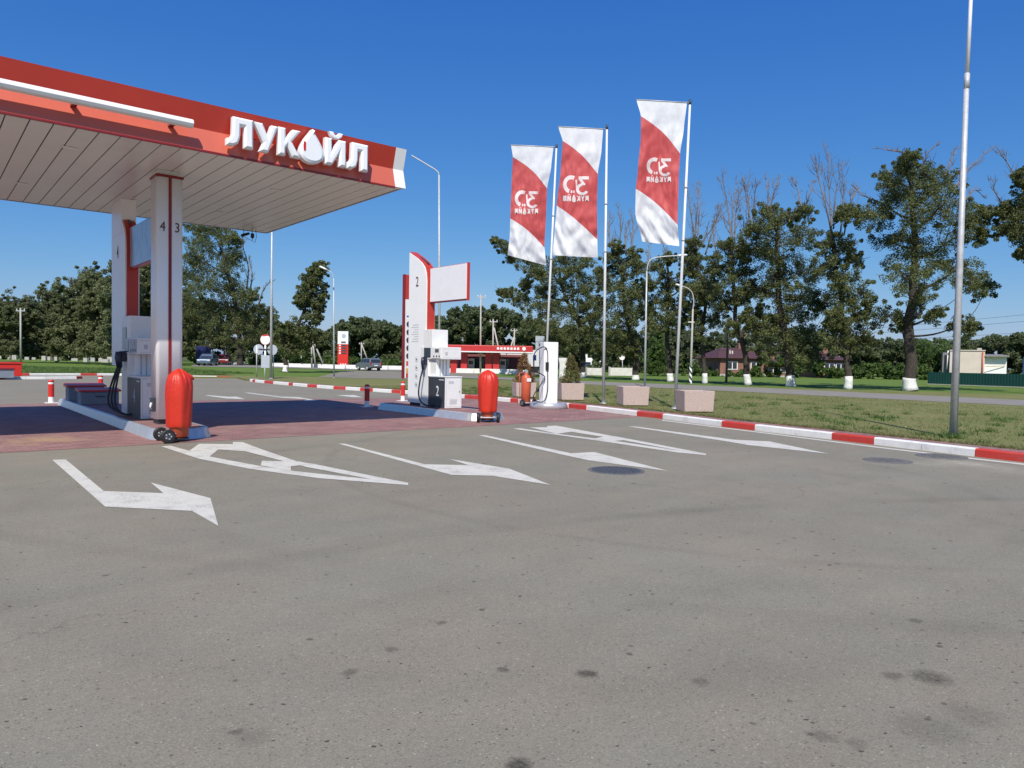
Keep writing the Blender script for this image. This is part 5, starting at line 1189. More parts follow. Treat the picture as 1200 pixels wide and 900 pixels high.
# blue white kiosk, white stele, far details
b = gnd(696, 433.5, 0.1); sc = b.y / F
ks = thing('roadside_kiosk', 'white kiosk with blue lower band behind the concrete fence', 'kiosk', b, 0)
MB().box(-10 * sc, 10 * sc, 0, 4, 0, 4 * sc).build('base_wall', WHITE, ks); MB().box(-10 * sc, 10 * sc, -0.02, 4, 4.05 * sc, 9 * sc).build('blue_band', STATBLUE, ks); MB().box(-10.5 * sc, 11 * sc, -0.3, 4.2, 9.05 * sc, 14 * sc).build('white_band', WHITE, ks)
MB().box(-10.4 * sc, -8 * sc, -0.2, 1, 14.05 * sc, 18 * sc).build('chimney', WHITE, ks)
for q in (-3.5, 2.5): MB().box(q * sc - 0.1, q * sc + 0.1, -0.4, -0.31, 0, 13 * sc).build('pillar', WHITE, ks)
b = gnd(659.5, 444.0, 0.1); sc = b.y / F
st = thing('white_stele', 'white tapering roadside stele right of the air post', 'stele', b, 0)
MB().extrude([(-4.2 * sc, 0, 0), (3.2 * sc, 0, 0), (3.4 * sc, 0, 12 * sc), (5.2 * sc, 0, 24.5 * sc), (-5.4 * sc, 0, 24.5 * sc), (-4 * sc, 0, 17 * sc)], (0, 0.5, 0)).build('slab', CONCW, st, bevel=0.03)
MB().box(-5 * sc, 4 * sc, -0.15, 0.65, -0.02, 0.18).build('footing', CONC, st)
b = gnd(676, 433, 0.1); 
# concrete fence panels (each panel stands by itself)
for i, (xa, xb, yb_, yt) in enumerate(((687, 706, 440.3, 431.2), (714, 742, 440.8, 431.0))):
    b = gnd((xa + xb) / 2, yb_, 0.1); sc = b.y / F; L_ = (xb - xa) * sc; H_ = (yb_ - yt) * sc
    e = thing('fence_panel', ('whitewashed concrete fence panel in front of the kiosk', 'longer whitewashed concrete fence panel under the prohibition sign')[i], 'fence', b, 0, 'concrete fence panels by the road')
    mb = MB(); mb.box(-L_ / 2, L_ / 2, 0, 0.12, 0.05, H_); mb.build('slab', CONCW, e)
    for k in range(int(L_ / 0.5)): MB().box(-L_ / 2 + 0.1 + 0.5 * k, -L_ / 2 + 0.18 + 0.5 * k, -0.03, -0.002, 0.15, H_ - 0.1).build('rib', CONCW, e)
    for s in (-1, 1): MB().box(s * L_ / 2 - 0.1, s * L_ / 2 + 0.1, -0.06, 0.18, 0, H_ + 0.1).build('post', CONC, e)
# white road barriers along the far road
bar0 = None
def mk_barrier(loc, W, H):
    e = thing('road_barrier', 'low white concrete barrier block along the far road', 'barrier', loc, 0, 'white barrier blocks along the far road')
    mb = MB(); mb.extrude([(-W / 2, -0.3, 0), (-W / 2, 0.3, 0), (-W / 2, 0.22, H * 0.35), (-W / 2, 0.13, H), (-W / 2, -0.13, H), (-W / 2, -0.22, H * 0.35)], (W, 0, 0)); mb.build('block', CONCW, e, bevel=0.02)
    return e
proto = mk_barrier(gnd(396, 432, 0.1), 1.9, 0.5)
for k, (x, y) in enumerate([(268, 427.3), (280, 427.5), (326, 429.5), (337, 430), (348, 430.2), (359, 430.6), (375, 431), (386, 431.5), (410, 432), (419, 432.4), (446, 433), (458, 433), (470, 433.2), (500, 433.5), (530, 436.8), (545, 437.2), (556, 437.3), (571, 437.6), (585, 437.9), (596, 438.2), (612, 438.6)]):
    c = copy_tree(proto); c.location = gnd(x, y, 0.1)
# small roadside kerb stones beneath the left trees (whitewashed)
sp = None
for k, (x, y) in enumerate([(3, 420), (12, 420), (17, 420.2), (32, 420.6), (40, 420.5), (52, 421.2), (57, 421), (66, 421.5), (88, 422), (101, 423), (109, 422.6), (118, 423), (124, 423.6), (130, 423)]):
    if sp is None:
        sp = thing('marker_stone', 'small whitewashed marker stone beneath the left tree line', 'marker stone', gnd(x, y, 0.62), 0, 'whitewashed stones under the left trees')
        MB().extrude([(-0.7, -0.3, -0.1), (0.7, -0.3, -0.1), (0.62, -0.3, 0.5), (-0.62, -0.3, 0.5)], (0, 0.6, 0)).build('stone', CONC, sp, bevel=0.06); sp.scale = (0.5, 0.6, 0.7)
    else:
        c = copy_tree(sp); c.location = gnd(x, y + 0.6, 0.62); c.scale = (random.uniform(.25, .6), 0.6, random.uniform(.5, 1.1)); c.rotation_euler = (0, 0, random.uniform(-.3, .3))
# rusty fence and yellow loader hints near the board
b = gnd(459.5, 429.5, 0.1); sc = b.y / F
rf = thing('rusty_fence', 'brown sheet fence beyond the grey estate car', 'fence', b, 0)
mb = MB(); n = 40
for k in range(n): mb.box(-12 * sc + 24 * sc * k / n, -12 * sc + 24 * sc * (k + 0.6) / n, -0.04, 0.0, 0.1, 7 * sc); 
mb.box(-12 * sc, 12 * sc, 0.001, 0.03, 0.1, 7 * sc); mb.build('sheet', RUST, rf)
for k in range(4): MB().box(-12 * sc + 7.9 * sc * k, -12 * sc + 7.9 * sc * k + 0.12, 0.04, 0.14, 0, 7 * sc).build('post', WOOD, rf)
b = gnd(466, 428, 0.1); sc = b.y / F
yl = thing('site_cabin', 'low pale cabin with yellow roof behind the brown fence', 'cabin', b + Vector((0, 6, 0)), 0)
MB().box(-7 * sc, 8 * sc, 0, 4, 0, 11 * sc).build('wall', CONCW, yl); MB().box(-8 * sc, 9 * sc, -0.4, 4.4, 11.02 * sc, 14 * sc).build('roof', YELL, yl)
MB().box(-4 * sc, -1 * sc, -0.03, -0.001, 4 * sc, 8 * sc).build('window', GLASS, yl)

# ------------------------------------------------------------------ houses and green fence on the right
b0_ = gnd(1087, 450.3, 0.1); b1_ = gnd(1235, 455.5, 0.1)
gf = thing('sheet_fence', 'long dark green profiled sheet fence on the right', 'fence', b0_, math.atan2(b1_.y - b0_.y, b1_.x - b0_.x))
L_ = (b1_ - b0_).length; H_ = (at(1088, 436, b0_.y) - b0_).z; mb = MB(); n = int(L_ / 0.22)
pr = []
for k in range(n + 1):
    x = L_ * k / n; pr += [(x, 0.0), (x + 0.08, 0.0), (x + 0.11, -0.014), (x + 0.19, -0.014)]
mb.add([(x, y, 0.06) for x, y in pr] + [(x, y, H_) for x, y in pr], [(i, i + 1, len(pr) + i + 1, len(pr) + i) for i in range(len(pr) - 1)]); mb.build('sheeting', GREENF, gf)
for k in range(int(L_ / 2.5) + 1): MB().box(2.5 * k, 2.5 * k + 0.07, 0.01, 0.08, 0, H_ - 0.03).build('post', DARK, gf)
MB().box(0, L_, -0.06, 0.09, 0, 0.055).build('footing', CONC, gf)
Yh = b0_.y + 22
def hz(px, py): return at(px, py, Yh)
e = thing('flat_roofed_house', 'cream plastered flat roofed house behind the green fence', 'house', (hz(1132, 440).x, Yh, 0.1), math.radians(-29))
o_ = e.location; xx = lambda px: (hz(px, 430).x - o_.x) * 0.87; zz = lambda py: hz(1130, py).z - 0.1
MB().box(xx(1113), xx(1153), 0, 9, 0, zz(411)).build('main_wall', PLASTER, e, bevel=0.02); MB().box(xx(1112.4), xx(1153.6), -0.1, 9.1, zz(411) + 0.002, zz(410)).build('parapet', PLASTER, e)
MB().box(xx(1145), xx(1150), 1, 2, zz(410) + 0.002, zz(407.5)).build('chimney', CONC, e)
MB().box(xx(1153) + 0.01, xx(1178), 0.6, 8, 0, zz(418)).build('wing_wall', WHITE, e, label='paler lower wing wall')
mb = MB(); mb.extrude([(xx(1152.8), -0.1, zz(417.8)), (xx(1152.8), 8.4, zz(417.8)), (xx(1152.8), 8.4, zz(413.5)), (xx(1152.8), -0.1, zz(416.3))], (xx(1180) - xx(1152.8), 0, 0)); mb.build('wing_roof', GREYROOF, e)
MB().box(xx(1105), xx(1112.9), 1, 6, 0, zz(413)).build('side_wall', GREYROOF, e); MB().box(xx(1107), xx(1111), 0.95, 0.995, zz(428), zz(416)).build('window', GLASS, e)
MB().tube([(xx(1150.5), -0.12, 0.5), (xx(1150.5), -0.12, zz(412))], 0.06, 8).build('downpipe', CYL, e); MB().tube([(xx(1154), -0.05, zz(429)), (xx(1176), 0.5, zz(428))], 0.04, 6).build('gas_pipe', YELL, e)
MB().tube([(xx(1110), 0.4, zz(433)), (xx(1111), 0.4, zz(411))], 0.07, 8).build('white_corner', WHITE, e)
tb = thing('water_barrel', 'blue barrel beside the cream house above the green fence', 'barrel', (hz(1180, 440).x, Yh - 3, 0.1), 0)
MB().tube([(0, 0, 0), (0, 0, 0.1), (0, 0, 2.7), (0, 0, 2.8)], [0.2, 0.22, 0.22, 0.2], 20).build('drum', BLUES, tb); MB().tube([(0, 0, 2.801), (0, 0, 2.86)], 0.23, 20).build('lid', BLUES, tb)
# brick houses
def brick_house(label, xa, xb, ybase, yeave, yridge, depth_add, grp='brick houses across the field'):
    b = gnd((xa + xb) / 2, ybase, 0.1); sc = b.y / F; W = (xb - xa) * sc; He = (ybase - yeave) * sc; Hr = (ybase - yridge) * sc
    e = thing('brick_house', label, 'house', b, math.radians(4), grp); D = 8
    wl = MB().box(-W / 2, W / 2, 0, D, 0, He).build('wall', BRICKW, e)
    mb = MB(); mb.add([(-W / 2 - .5, -.5, He + .002), (W / 2 + .5, -.5, He + .002), (W / 2 + .5, D + .5, He + .002), (-W / 2 - .5, D + .5, He + .002), (-W / 4, D / 2, Hr), (W / 4, D / 2, Hr)], [(0, 1, 5, 4), (1, 2, 5), (2, 3, 4, 5), (3, 0, 4), (3, 2, 1, 0)]); rf = mb.build('roof', MAROON, e)
    MB().box(W / 8, W / 8 + 0.6, D / 2 - 0.3, D / 2 + 0.3, He + 0.3, Hr + 0.6).build('chimney', BRICKW, rf)
    n = max(2, int(W / 3.2))
    for k in range(n):
        x = -W / 2 + W * (k + 0.5) / n; f = MB().box(x - 0.65, x + 0.65, -0.06, -0.002, He * 0.38, He * 0.82).build('window', WHITE, e)
        for s in (-1, 1): MB().box(x + s * 0.3 - 0.25, x + s * 0.3 + 0.25, -0.075, -0.062, He * 0.42, He * 0.78).build('pane', GLASS, f)
    MB().box(-W / 2 - 0.03, W / 2 + 0.03, -0.05, -0.003, 0, He * 0.14).build('plinth', CONC, e)
    return e
brick_house('brick house with maroon hipped roof left of the whitewashed trees', 843, 900, 441.5, 420, 407, 0)
brick_house('small brick house mostly hidden by the central trees', 898, 928, 442, 428, 420, 0)
brick_house('pinkish brick house with white trim between two trunks', 964, 992, 443, 422, 413, 0)
b = gnd(838, 440, 0.1); sc = b.y / F
e = thing('garden_wall', 'low dark garden wall left of the maroon roofed house', 'wall', b, 0)
MB().box(-9 * sc, 5 * sc, 0, 0.3, 0, 8 * sc).build('wall_body', RUST, e); MB().box(-13 * sc, 6 * sc, -0.1, 0.4, 8.02 * sc, 8.6 * sc).build('coping', CONC, e)

# ------------------------------------------------------------------ trees
def grow(name, label, base_px, trunk_px, blobs, r_base, dead=(), leaf=0.17, per=55, wash=None, mat=None, z=0.105, spread=0.33, subs=12, grp='whitewashed poplars along the side road', layers=2, Y=None, seed=0, lean_twigs=10):
    rng = np.random.default_rng(100 + seed); rs = random.Random(500 + seed)
    b = gnd(base_px[0], base_px[1], z) if Y is None else at(base_px[0], base_px[1], Y); Y = b.y; sc = Y / F
    e = thing(name, label, 'tree', b, 0, grp)
    tr = [at(x, y, Y) - b for x, y in [base_px] + list(trunk_px)]; tr[0] = Vector((0, 0, -0.05))
    n = len(tr); mb = MB()
    tr_s = smooth_pts(tr, 5); m_ = len(tr_s)
    rad = [r_base * 0.72 * (1.0 - 0.70 * (i / (m_ - 1))) * (1.22 - 0.22 * min(1, i / 1.6)) for i in range(m_)]
    wob = [p + Vector((noise.noise(p * 0.8 + Vector((seed, 0, 0))) * 0.12, noise.noise(p * 0.8 + Vector((0, seed, 5))) * 0.15, 0)) if i else p for i, p in enumerate(tr_s)]
    mb.tube(wob, rad, 10)
    xs = [q[0] for q in blobs]; hw = (max(xs) - min(xs)) / 2 * sc + 0.5; cx = (max(xs) + min(xs)) / 2
    cents, rads = [], []; nodes = [(p, rad[i]) for i, p in enumerate(wob) if i >= m_ * 0.22]
    tx = {q[1]: q[0] for q in trunk_px}
    def trunk_dist(q):
        return min(math.hypot(q[0] - x_, q[1] - y_) for x_, y_ in trunk_px)
    for (x, y, r_) in sorted(blobs, key=trunk_dist):
        R = r_ * sc * 1.14
        for ly in range(layers):
            dx = abs(x - cx) * sc / hw; dmax = hw * 0.75 * math.sqrt(max(0.08, 1 - dx * dx))
            dy = rs.uniform(-dmax, dmax) if ly else rs.uniform(-dmax, dmax * 0.3)
            c = at(x + rs.uniform(-.25, .25) * r_ * ly, y + rs.uniform(-.25, .25) * r_ * ly, Y + dy) - b
            # limb
            best = None
            for p, pr_ in nodes:
                h = math.hypot(p.x - c.x, p.y - c.y); dz = c.z - p.z; d_ = (c - p).length
                cost = d_ + 1.6 * max(0.0, 0.35 * h - dz) + (0.5 if pr_ < 0.03 else 0)
                if best is None or cost < best[0]: best = (cost, p, pr_)
            _, p, pr_ = best; d_ = (c - p).length; mid = p.lerp(c, 0.5) + Vector((rs.uniform(-.12, .12) * d_, rs.uniform(-.12, .12) * d_, -0.06 * d_))
            rr = min(pr_ * 0.75, 0.035 + 0.03 * d_); lp_ = smooth_pts([p, mid, c], 4)
            mb.tube(lp_, [rr * (1 - 0.075 * k) for k in range(9)], 6, cap=False)
            nodes += [(lp_[k], rr * (1 - 0.075 * k)) for k in (4, 6, 8)]
            for k in range(subs):
                d = Vector((rng.normal(), rng.normal(), rng.normal() * 0.85)).normalized() * R * (rs.uniform(0.3, 0.95) if k % 4 else rs.uniform(0.95, 1.22))
                q = c + d; cents.append(tuple(q)); rads.append(R * spread * (rs.uniform(0.8, 1.3) if k % 4 else rs.uniform(0.45, 0.75)))
                if k % 2 == 0: mb.tube([c, c + d * 0.5 + Vector((0, 0, 0.05)), q], [rr * 0.32, rr * 0.22, 0.012], 4, cap=False)
            if rs.random() < 0.5 and lean_twigs:
                d = Vector((rs.uniform(-1, 1), rs.uniform(-1, 1), rs.uniform(0.1, 1))).normalized() * R * rs.uniform(1.2, 1.6); mb.tube([c + d * 0.3, c + d], [0.022, 0.008], 4, cap=False)
    trunk = mb.build('trunk', BARK, e)
    leaves_mesh('crown', cents, rads, per, leaf, rng, mat or LEAF, 0.9, 0.25, 0.66, e)
    for br in dead:
        mb = MB(); pts = [at(x, y, Y + rs.uniform(-0.4, 0.4)) - b for x, y in br]; sp_ = smooth_pts(pts, 4); L_ = len(sp_)
        r0b = 0.060 * (Y / 50); mb.tube(sp_, [r0b * (1 - 0.8 * i / (L_ - 1)) for i in range(L_)], 6)
        ln = (sp_[-1] - sp_[0]).length
        for k in range(15):
            i = rs.randrange(int(L_ * 0.2), L_); d = (sp_[min(i + 1, L_ - 1)] - sp_[i - 1]).normalized(); s_ = Vector((rs.uniform(-1, 1), rs.uniform(-.8, .8), 0)) * 0.75
            l2 = ln * rs.uniform(0.16, 0.42) * (1.15 - 0.6 * i / L_); p1 = sp_[i] + (d + s_).normalized() * l2 * 0.55; p2 = p1 + (d * 1.3 + s_ * 0.5).normalized() * l2 * 0.5
            mb.tube([sp_[i], p1, p2], [r0b * 0.42 * (1 - 0.5 * i / L_), r0b * 0.25, 0.012], 4, cap=False)
            for _ in range(2):
                s2 = Vector((rs.uniform(-1, 1), rs.uniform(-.8, .8), 0.6)).normalized() * l2 * 0.4; mb.tube([p1, p1 + s2], [0.013, 0.006], 4, cap=False)
        mb.build('dead_branch', DEAD, e)
    if wash:
        hh = wash * sc; pts = [q for q in wob if q.z < hh] 
        top = wob[0].lerp(wob[1], 0)  # walk along trunk
        seq = [Vector((0, 0, 0.0))]; rr_ = [rad[0] * 1.04]
        for q, r1 in zip(wob[1:], rad[1:]):
            if q.z < hh: seq.append(q); rr_.append(r1 * 1.03 + 0.008)
            else:
                pz = seq[-1]; t = (hh - pz.z) / max(1e-4, q.z - pz.z); seq.append(pz.lerp(q, t)); rr_.append(rr_[-1] + (r1 * 1.03 + 0.008 - rr_[-1]) * t); break
        MB().tube(seq, rr_, 12).build('whitewash_band', WASH, e)
    return e
zR = lambda L: [(800 + x / 2.6475, 140 + y / 2.6475, *( [r_ / 2.6475 for r_ in rest] )) for x, y, *rest in L]
zF = lambda L: [(560 + x / 3.46, 180 + y / 3.46, *([r_ / 3.46 for r_ in rest])) for x, y, *rest in L]
zL = lambda L: [(200 + x / 4.5, 250 + y / 4.5, *([r_ / 4.5 for r_ in rest])) for x, y, *rest in L]

grow('poplar_tree', 'large broad poplar with whitewashed foot left of the tall mast', (1067, 458), zR([(706, 740), (700, 660), (712, 560), (720, 430), (715, 280), (705, 150)]),
     zR([(700, 120, 30), (690, 160, 40), (760, 165, 42), (640, 180, 40), (660, 230, 50), (735, 230, 58), (820, 200, 45), (800, 270, 55), (640, 280, 58), (720, 310, 65), (850, 300, 50), (570, 300, 45), (510, 285, 28), (900, 330, 45), (945, 360, 30), (650, 380, 50), (720, 410, 65), (810, 390, 58), (680, 480, 52), (760, 490, 58), (845, 470, 48), (905, 500, 45), (940, 530, 34), (640, 610, 42), (690, 640, 30), (720, 560, 46), (860, 640, 36), (900, 640, 26), (930,300,30), (780,600,30)]), 0.52,
     [zR([(700, 130), (690, 105), (640, 95), (610, 90)]), zR([(745, 150), (760, 105), (790, 80)]), zR([(810, 190), (830, 130), (850, 95)]), zR([(830, 230), (890, 150), (945, 100)]), zR([(860, 280), (900, 220), (930, 235)]), zR([(620, 260), (560, 235), (540, 215)])], wash=15, seed=1, leaf=0.108, per=112)
grow('poplar_tree', 'narrow poplar with bare dead top and half peeled whitewash', (993.5, 456), zR([(512, 760), (510, 690), (490, 620), (490, 520), (470, 420), (460, 330)]),
     zR([(500, 385, 36), (450, 385, 32), (470, 430, 48), (530, 440, 30), (440, 480, 42), (510, 500, 45), (470, 545, 48), (540, 545, 42), (575, 580, 28), (480, 610, 34), (540, 610, 30), (520, 660, 52), (550, 690, 36), (470, 690, 40), (500, 630, 40), (500, 300, 22), (470, 640, 30)]), 0.33,
     [zR([(462, 350), (440, 250), (420, 180), (412, 140)]), zR([(462, 350), (455, 220), (450, 115)]), zR([(468, 340), (475, 230), (490, 160)]), zR([(490, 350), (498, 250), (502, 180)]), zR([(500, 360), (520, 270), (538, 215)])], wash=15, seed=2, leaf=0.108, per=112)
grow('poplar_tree', 'dense dark poplar with flared whitewashed foot in the tree row', (927, 453), zR([(330, 760), (318, 660), (300, 560), (295, 460), (290, 350), (270, 270)]),
     zR([(265, 285, 34), (270, 330, 45), (335, 300, 32), (372, 290, 30), (215, 340, 36), (300, 360, 55), (375, 360, 42), (225, 410, 46), (310, 430, 58), (280, 490, 55), (355, 480, 50), (395, 540, 40), (320, 550, 45), (350, 610, 52), (400, 670, 48), (330, 680, 46), (290, 620, 40), (400, 735, 36), (250, 530, 38), (425, 590, 32), (260, 640, 40), (250, 720, 34), (370, 745, 36), (190, 620, 26)]), 0.42,
     [zR([(262, 290), (265, 230), (258, 180)]), zR([(268, 290), (285, 220), (298, 185)]), zR([(370, 290), (358, 220), (340, 190)]), zR([(375, 290), (395, 230), (408, 195)]), zR([(215, 330), (200, 260), (190, 200)]), zR([(220, 330), (222, 260), (228, 205)])], wash=13, seed=3, leaf=0.110, per=112)
grow('poplar_tree', 'forked poplar with two bare limbs and whitewashed foot', (877, 451.5), zR([(195, 740), (182, 690), (165, 620), (160, 540), (155, 450), (150, 370)]),
     zR([(130, 400, 34), (165, 425, 36), (110, 460, 36), (200, 470, 38), (155, 510, 42), (100, 535, 32), (215, 530, 32), (135, 580, 32), (235, 590, 26), (190, 400, 30), (180, 560, 28), (225, 640, 24), (150, 640, 22)]), 0.32,
     [zR([(152, 380), (140, 270), (125, 195)]), zR([(152, 380), (155, 280), (165, 205)]), zR([(160, 390), (165, 290), (178, 220)]), zR([(185, 690), (215, 640), (240, 570)]), zR([(110, 440), (95, 350), (110, 290)]), zR([(190, 420), (205, 300), (200, 210)])], wash=13, seed=4, leaf=0.110, per=112)
grow('poplar_tree', 'thin poplar right of the spiral footed lamp post', (826, 449.5), zR([(66, 750), (60, 650), (70, 560), (45, 460), (35, 360)]),
     zR([(30, 390, 28), (15, 440, 32), (50, 490, 36), (20, 550, 34), (85, 560, 36), (100, 620, 34), (40, 620, 28), (60, 520, 30), (60, 660, 28), (100, 470, 24)]), 0.26,
     [zR([(35, 370), (25, 280), (15, 215)]), zR([(38, 370), (45, 280), (50, 210)]), zR([(70, 420), (95, 340), (115, 285)])], wash=12, seed=5, leaf=0.110, per=112)
grow('poplar_tree', 'poplar with white boxed foot behind the right flagpole', (786, 447.5), zF([(776, 840), (765, 760), (770, 660), (775, 560), (770, 440)]),
     zF([(720, 470, 44), (760, 530, 46), (735, 600, 50), (800, 610, 44), (720, 690, 44), (780, 690, 44), (825, 540, 36), (880, 420, 36), (860, 480, 38), (905, 560, 38), (840, 660, 40), (780, 430, 26), (880, 640, 36), (690, 540, 30)]), 0.34,
     [zF([(770, 450), (760, 400), (745, 350)]), zF([(850, 460), (890, 330), (895, 190)]), zF([(860, 440), (930, 330), (965, 280)]), zF([(700, 480), (690, 420), (700, 370)])], wash=10, seed=6, leaf=0.12, per=112)
grow('poplar_tree', 'dark crowded poplar behind the middle flag', (745, 445.5), zF([(640, 850), (630, 760), (600, 660), (590, 560), (580, 430)]),
     zF([(540, 420, 40), (580, 460, 46), (560, 380, 26), (620, 410, 36), (640, 470, 42), (540, 540, 48), (600, 560, 55), (660, 560, 42), (560, 640, 55), (630, 650, 55), (540, 720, 50), (610, 730, 55), (580, 795, 42), (650, 780, 42), (690, 640, 36), (500, 600, 40), (500, 480, 36), (510, 780, 40)]), 0.40,
     [zF([(545, 400), (530, 320), (535, 250)]), zF([(570, 390), (580, 300), (570, 220)]), zF([(620, 400), (630, 320), (625, 240)]), zF([(600, 400), (600, 330), (612, 280)])], wash=6, seed=7, leaf=0.125, per=112)
grow('poplar_tree', 'wide leaning poplar whose crown reaches left behind the flags', (682, 442.5), zF([(425, 850), (420, 740), (400, 660), (350, 580), (330, 470)]),
     zF([(75, 360, 22), (110, 380, 30), (150, 420, 42), (205, 410, 36), (225, 465, 40), (95, 570, 26), (145, 580, 36), (205, 595, 44), (190, 530, 30), (260, 560, 46), (245, 495, 36), (300, 470, 48), (320, 540, 55), (280, 620, 50), (340, 640, 58), (215, 690, 42), (285, 715, 48), (360, 730, 55), (400, 650, 50), (410, 560, 50), (390, 480, 48), (440, 440, 44), (460, 520, 48), (440, 720, 46), (360, 790, 34), (450, 620, 48), (470, 670, 44), (350, 430, 40), (290, 780, 30), (470, 780, 36)]), 0.45,
     [zF([(75, 360), (60, 345), (48, 350)]), zF([(345, 450), (360, 400), (350, 370)])], wash=6, seed=8, leaf=0.125, per=112)
grow('poplar_tree', 'poplar crown reaching in at the right edge of the picture', (1225, 462), [(1222, 420), (1216, 360), (1208, 290), (1200, 230)],
     [(1194, 248, 18), (1186, 252, 14), (1172, 246, 11), (1196, 270, 18), (1184, 268, 12), (1199, 205, 9), (1197, 212, 8), (1215, 230, 24), (1222, 260, 24), (1230, 205, 22), (1212, 285, 20), (1235, 290, 22), (1240, 320, 22), (1198, 296, 8)], 0.42, [[(1185, 255), (1166, 225), (1165, 215)], [(1200, 225), (1180, 190), (1170, 180)]], wash=15, seed=9, leaf=0.108, per=112)
grow('young_tree', 'young bright green tree between the lamp post and the poplars', (771, 440.5), zF([(732, 860), (732, 780), (730, 720)]),
     zF([(730, 725, 14), (730, 755, 22), (725, 790, 32), (745, 815, 32), (710, 830, 34), (755, 855, 34), (700, 870, 28), (730, 870, 36)]), 0.14, leaf=0.15, per=80, mat=LEAFB, grp='young green trees and bushes', seed=10)
grow('small_tree', 'light green bushy tree right of the large poplar', (1100, 444), [(1099, 430), (1098, 412)], [(1085, 405, 9), (1100, 412, 11), (1092, 420, 11), (1106, 420, 9), (1080, 425, 9), (1098, 432, 10), (1086, 436, 8), (1108, 405, 7), (1074, 410, 8)], 0.16, leaf=0.16, per=80, mat=LEAFB, grp='young green trees and bushes', seed=11)
# left side
grow('tall_tree', 'massive dark tree beyond the left lawn right of the column', (281, 428), zL([(365, 700), (350, 560), (330, 420), (300, 300), (260, 170)]),
     zL([(120, 80, 45), (180, 60, 40), (230, 90, 45), (290, 120, 45), (340, 150, 35), (130, 150, 60), (210, 160, 65), (290, 200, 60), (120, 240, 55), (190, 260, 65), (280, 290, 65), (340, 250, 40), (100, 340, 60), (170, 370, 60), (250, 380, 70), (330, 390, 60), (400, 430, 50), (430, 440, 34), (130, 450, 60), (220, 480, 65), (310, 490, 65), (390, 520, 60), (450, 520, 50), (500, 510, 38), (540, 540, 30), (160, 570, 55), (260, 590, 60), (360, 600, 60), (450, 600, 55), (520, 600, 36), (110, 640, 45), (200, 660, 45), (300, 670, 45), (420, 670, 45), (110, 540, 45)]), 0.6,
     [zL([(400, 400), (410, 290), (385, 190), (380, 160)]), zL([(420, 400), (430, 320), (415, 250)]), zL([(465, 480), (490, 400), (530, 360)])], seed=12, leaf=0.19, per=70, grp='trees along the left road', mat=LEAF, layers=3)
grow('leaning_tree', 'lopsided tree with narrow tilted crown and whitewashed foot', (334, 436), [(334.5, 425), (336, 410), (345, 390), (356, 365), (368, 335), (375, 315)],
     [(374, 312, 8), (378, 318, 7), (368, 320, 8), (362, 330, 9), (375, 332, 9), (356, 343, 9), (368, 345, 11), (378, 348, 6), (350, 353, 7), (362, 358, 10), (374, 361, 8), (364, 371, 8), (371, 374, 6), (344, 384, 12), (355, 388, 12), (332, 393, 12), (360, 398, 12), (345, 402, 14), (372, 396, 9), (322, 402, 9), (335, 410, 11), (352, 412, 11), (330, 385, 8)], 0.34, wash=8, seed=13, leaf=0.17, per=70, grp='trees along the left road')
# rounded trees of the left row: one crown, copied
LT = [(4, 421, 349, 34, 'pale edged tree at the far left end of the row'), (30, 421, 341, 36, 'rounded tree behind the lone concrete pole'), (58, 421, 335, 38, 'rounded tree third from the left in the row'), (84, 422, 319, 40, 'taller rounded tree where the row steps up'),
      (112, 423, 313, 42, 'broad tree just left of the canopy column'), (142, 424, 303, 46, 'tree half hidden behind the column marked 4'), (172, 425, 300, 44, 'tree seen between the two canopy columns'), (205, 423.6, 318, 44, 'tree directly behind the numbered canopy column')]
protos = []
for k in range(2):
    rs = random.Random(40 + k); bl = []
    for i in range(46):
        a = rs.uniform(0, 2 * math.pi); q = rs.random() ** 0.6; zc = rs.random()
        rad_ = (0.55 + 0.75 * math.sin(math.pi * min(1, 0.12 + zc * 0.85))) * 14
        bl.append((112 + math.cos(a) * q * rad_ * 1.25, 414 - 100 * zc * 0.93, rs.uniform(8, 12)))
    t = grow('row_tree', LT[4 + k][4], (112, 423), [(112, 410), (113, 380), (112, 345), (112, 320)], bl, 0.42, seed=20 + k, leaf=0.22, per=110, grp='trees along the left road', z=0.55, subs=6, lean_twigs=0, mat=LEAFROW)
    protos.append(t)
h0 = 423 - 313
for i, (x, yb_, yt, hw_, lab) in enumerate(LT):
    if i in (4,): continue
    o = protos[1] if i == 5 else copy_tree(protos[i % 2])
    g = gnd(x, yb_, 0.55 if x < 150 else 0.4); s = (yb_ - yt) / h0 * g.y / protos[0].location.y
    o.location = g; o.scale = (s * 1.1, s * 1.1, s); o.rotation_euler = (0, 0, 1.1 * i); o['label'] = lab

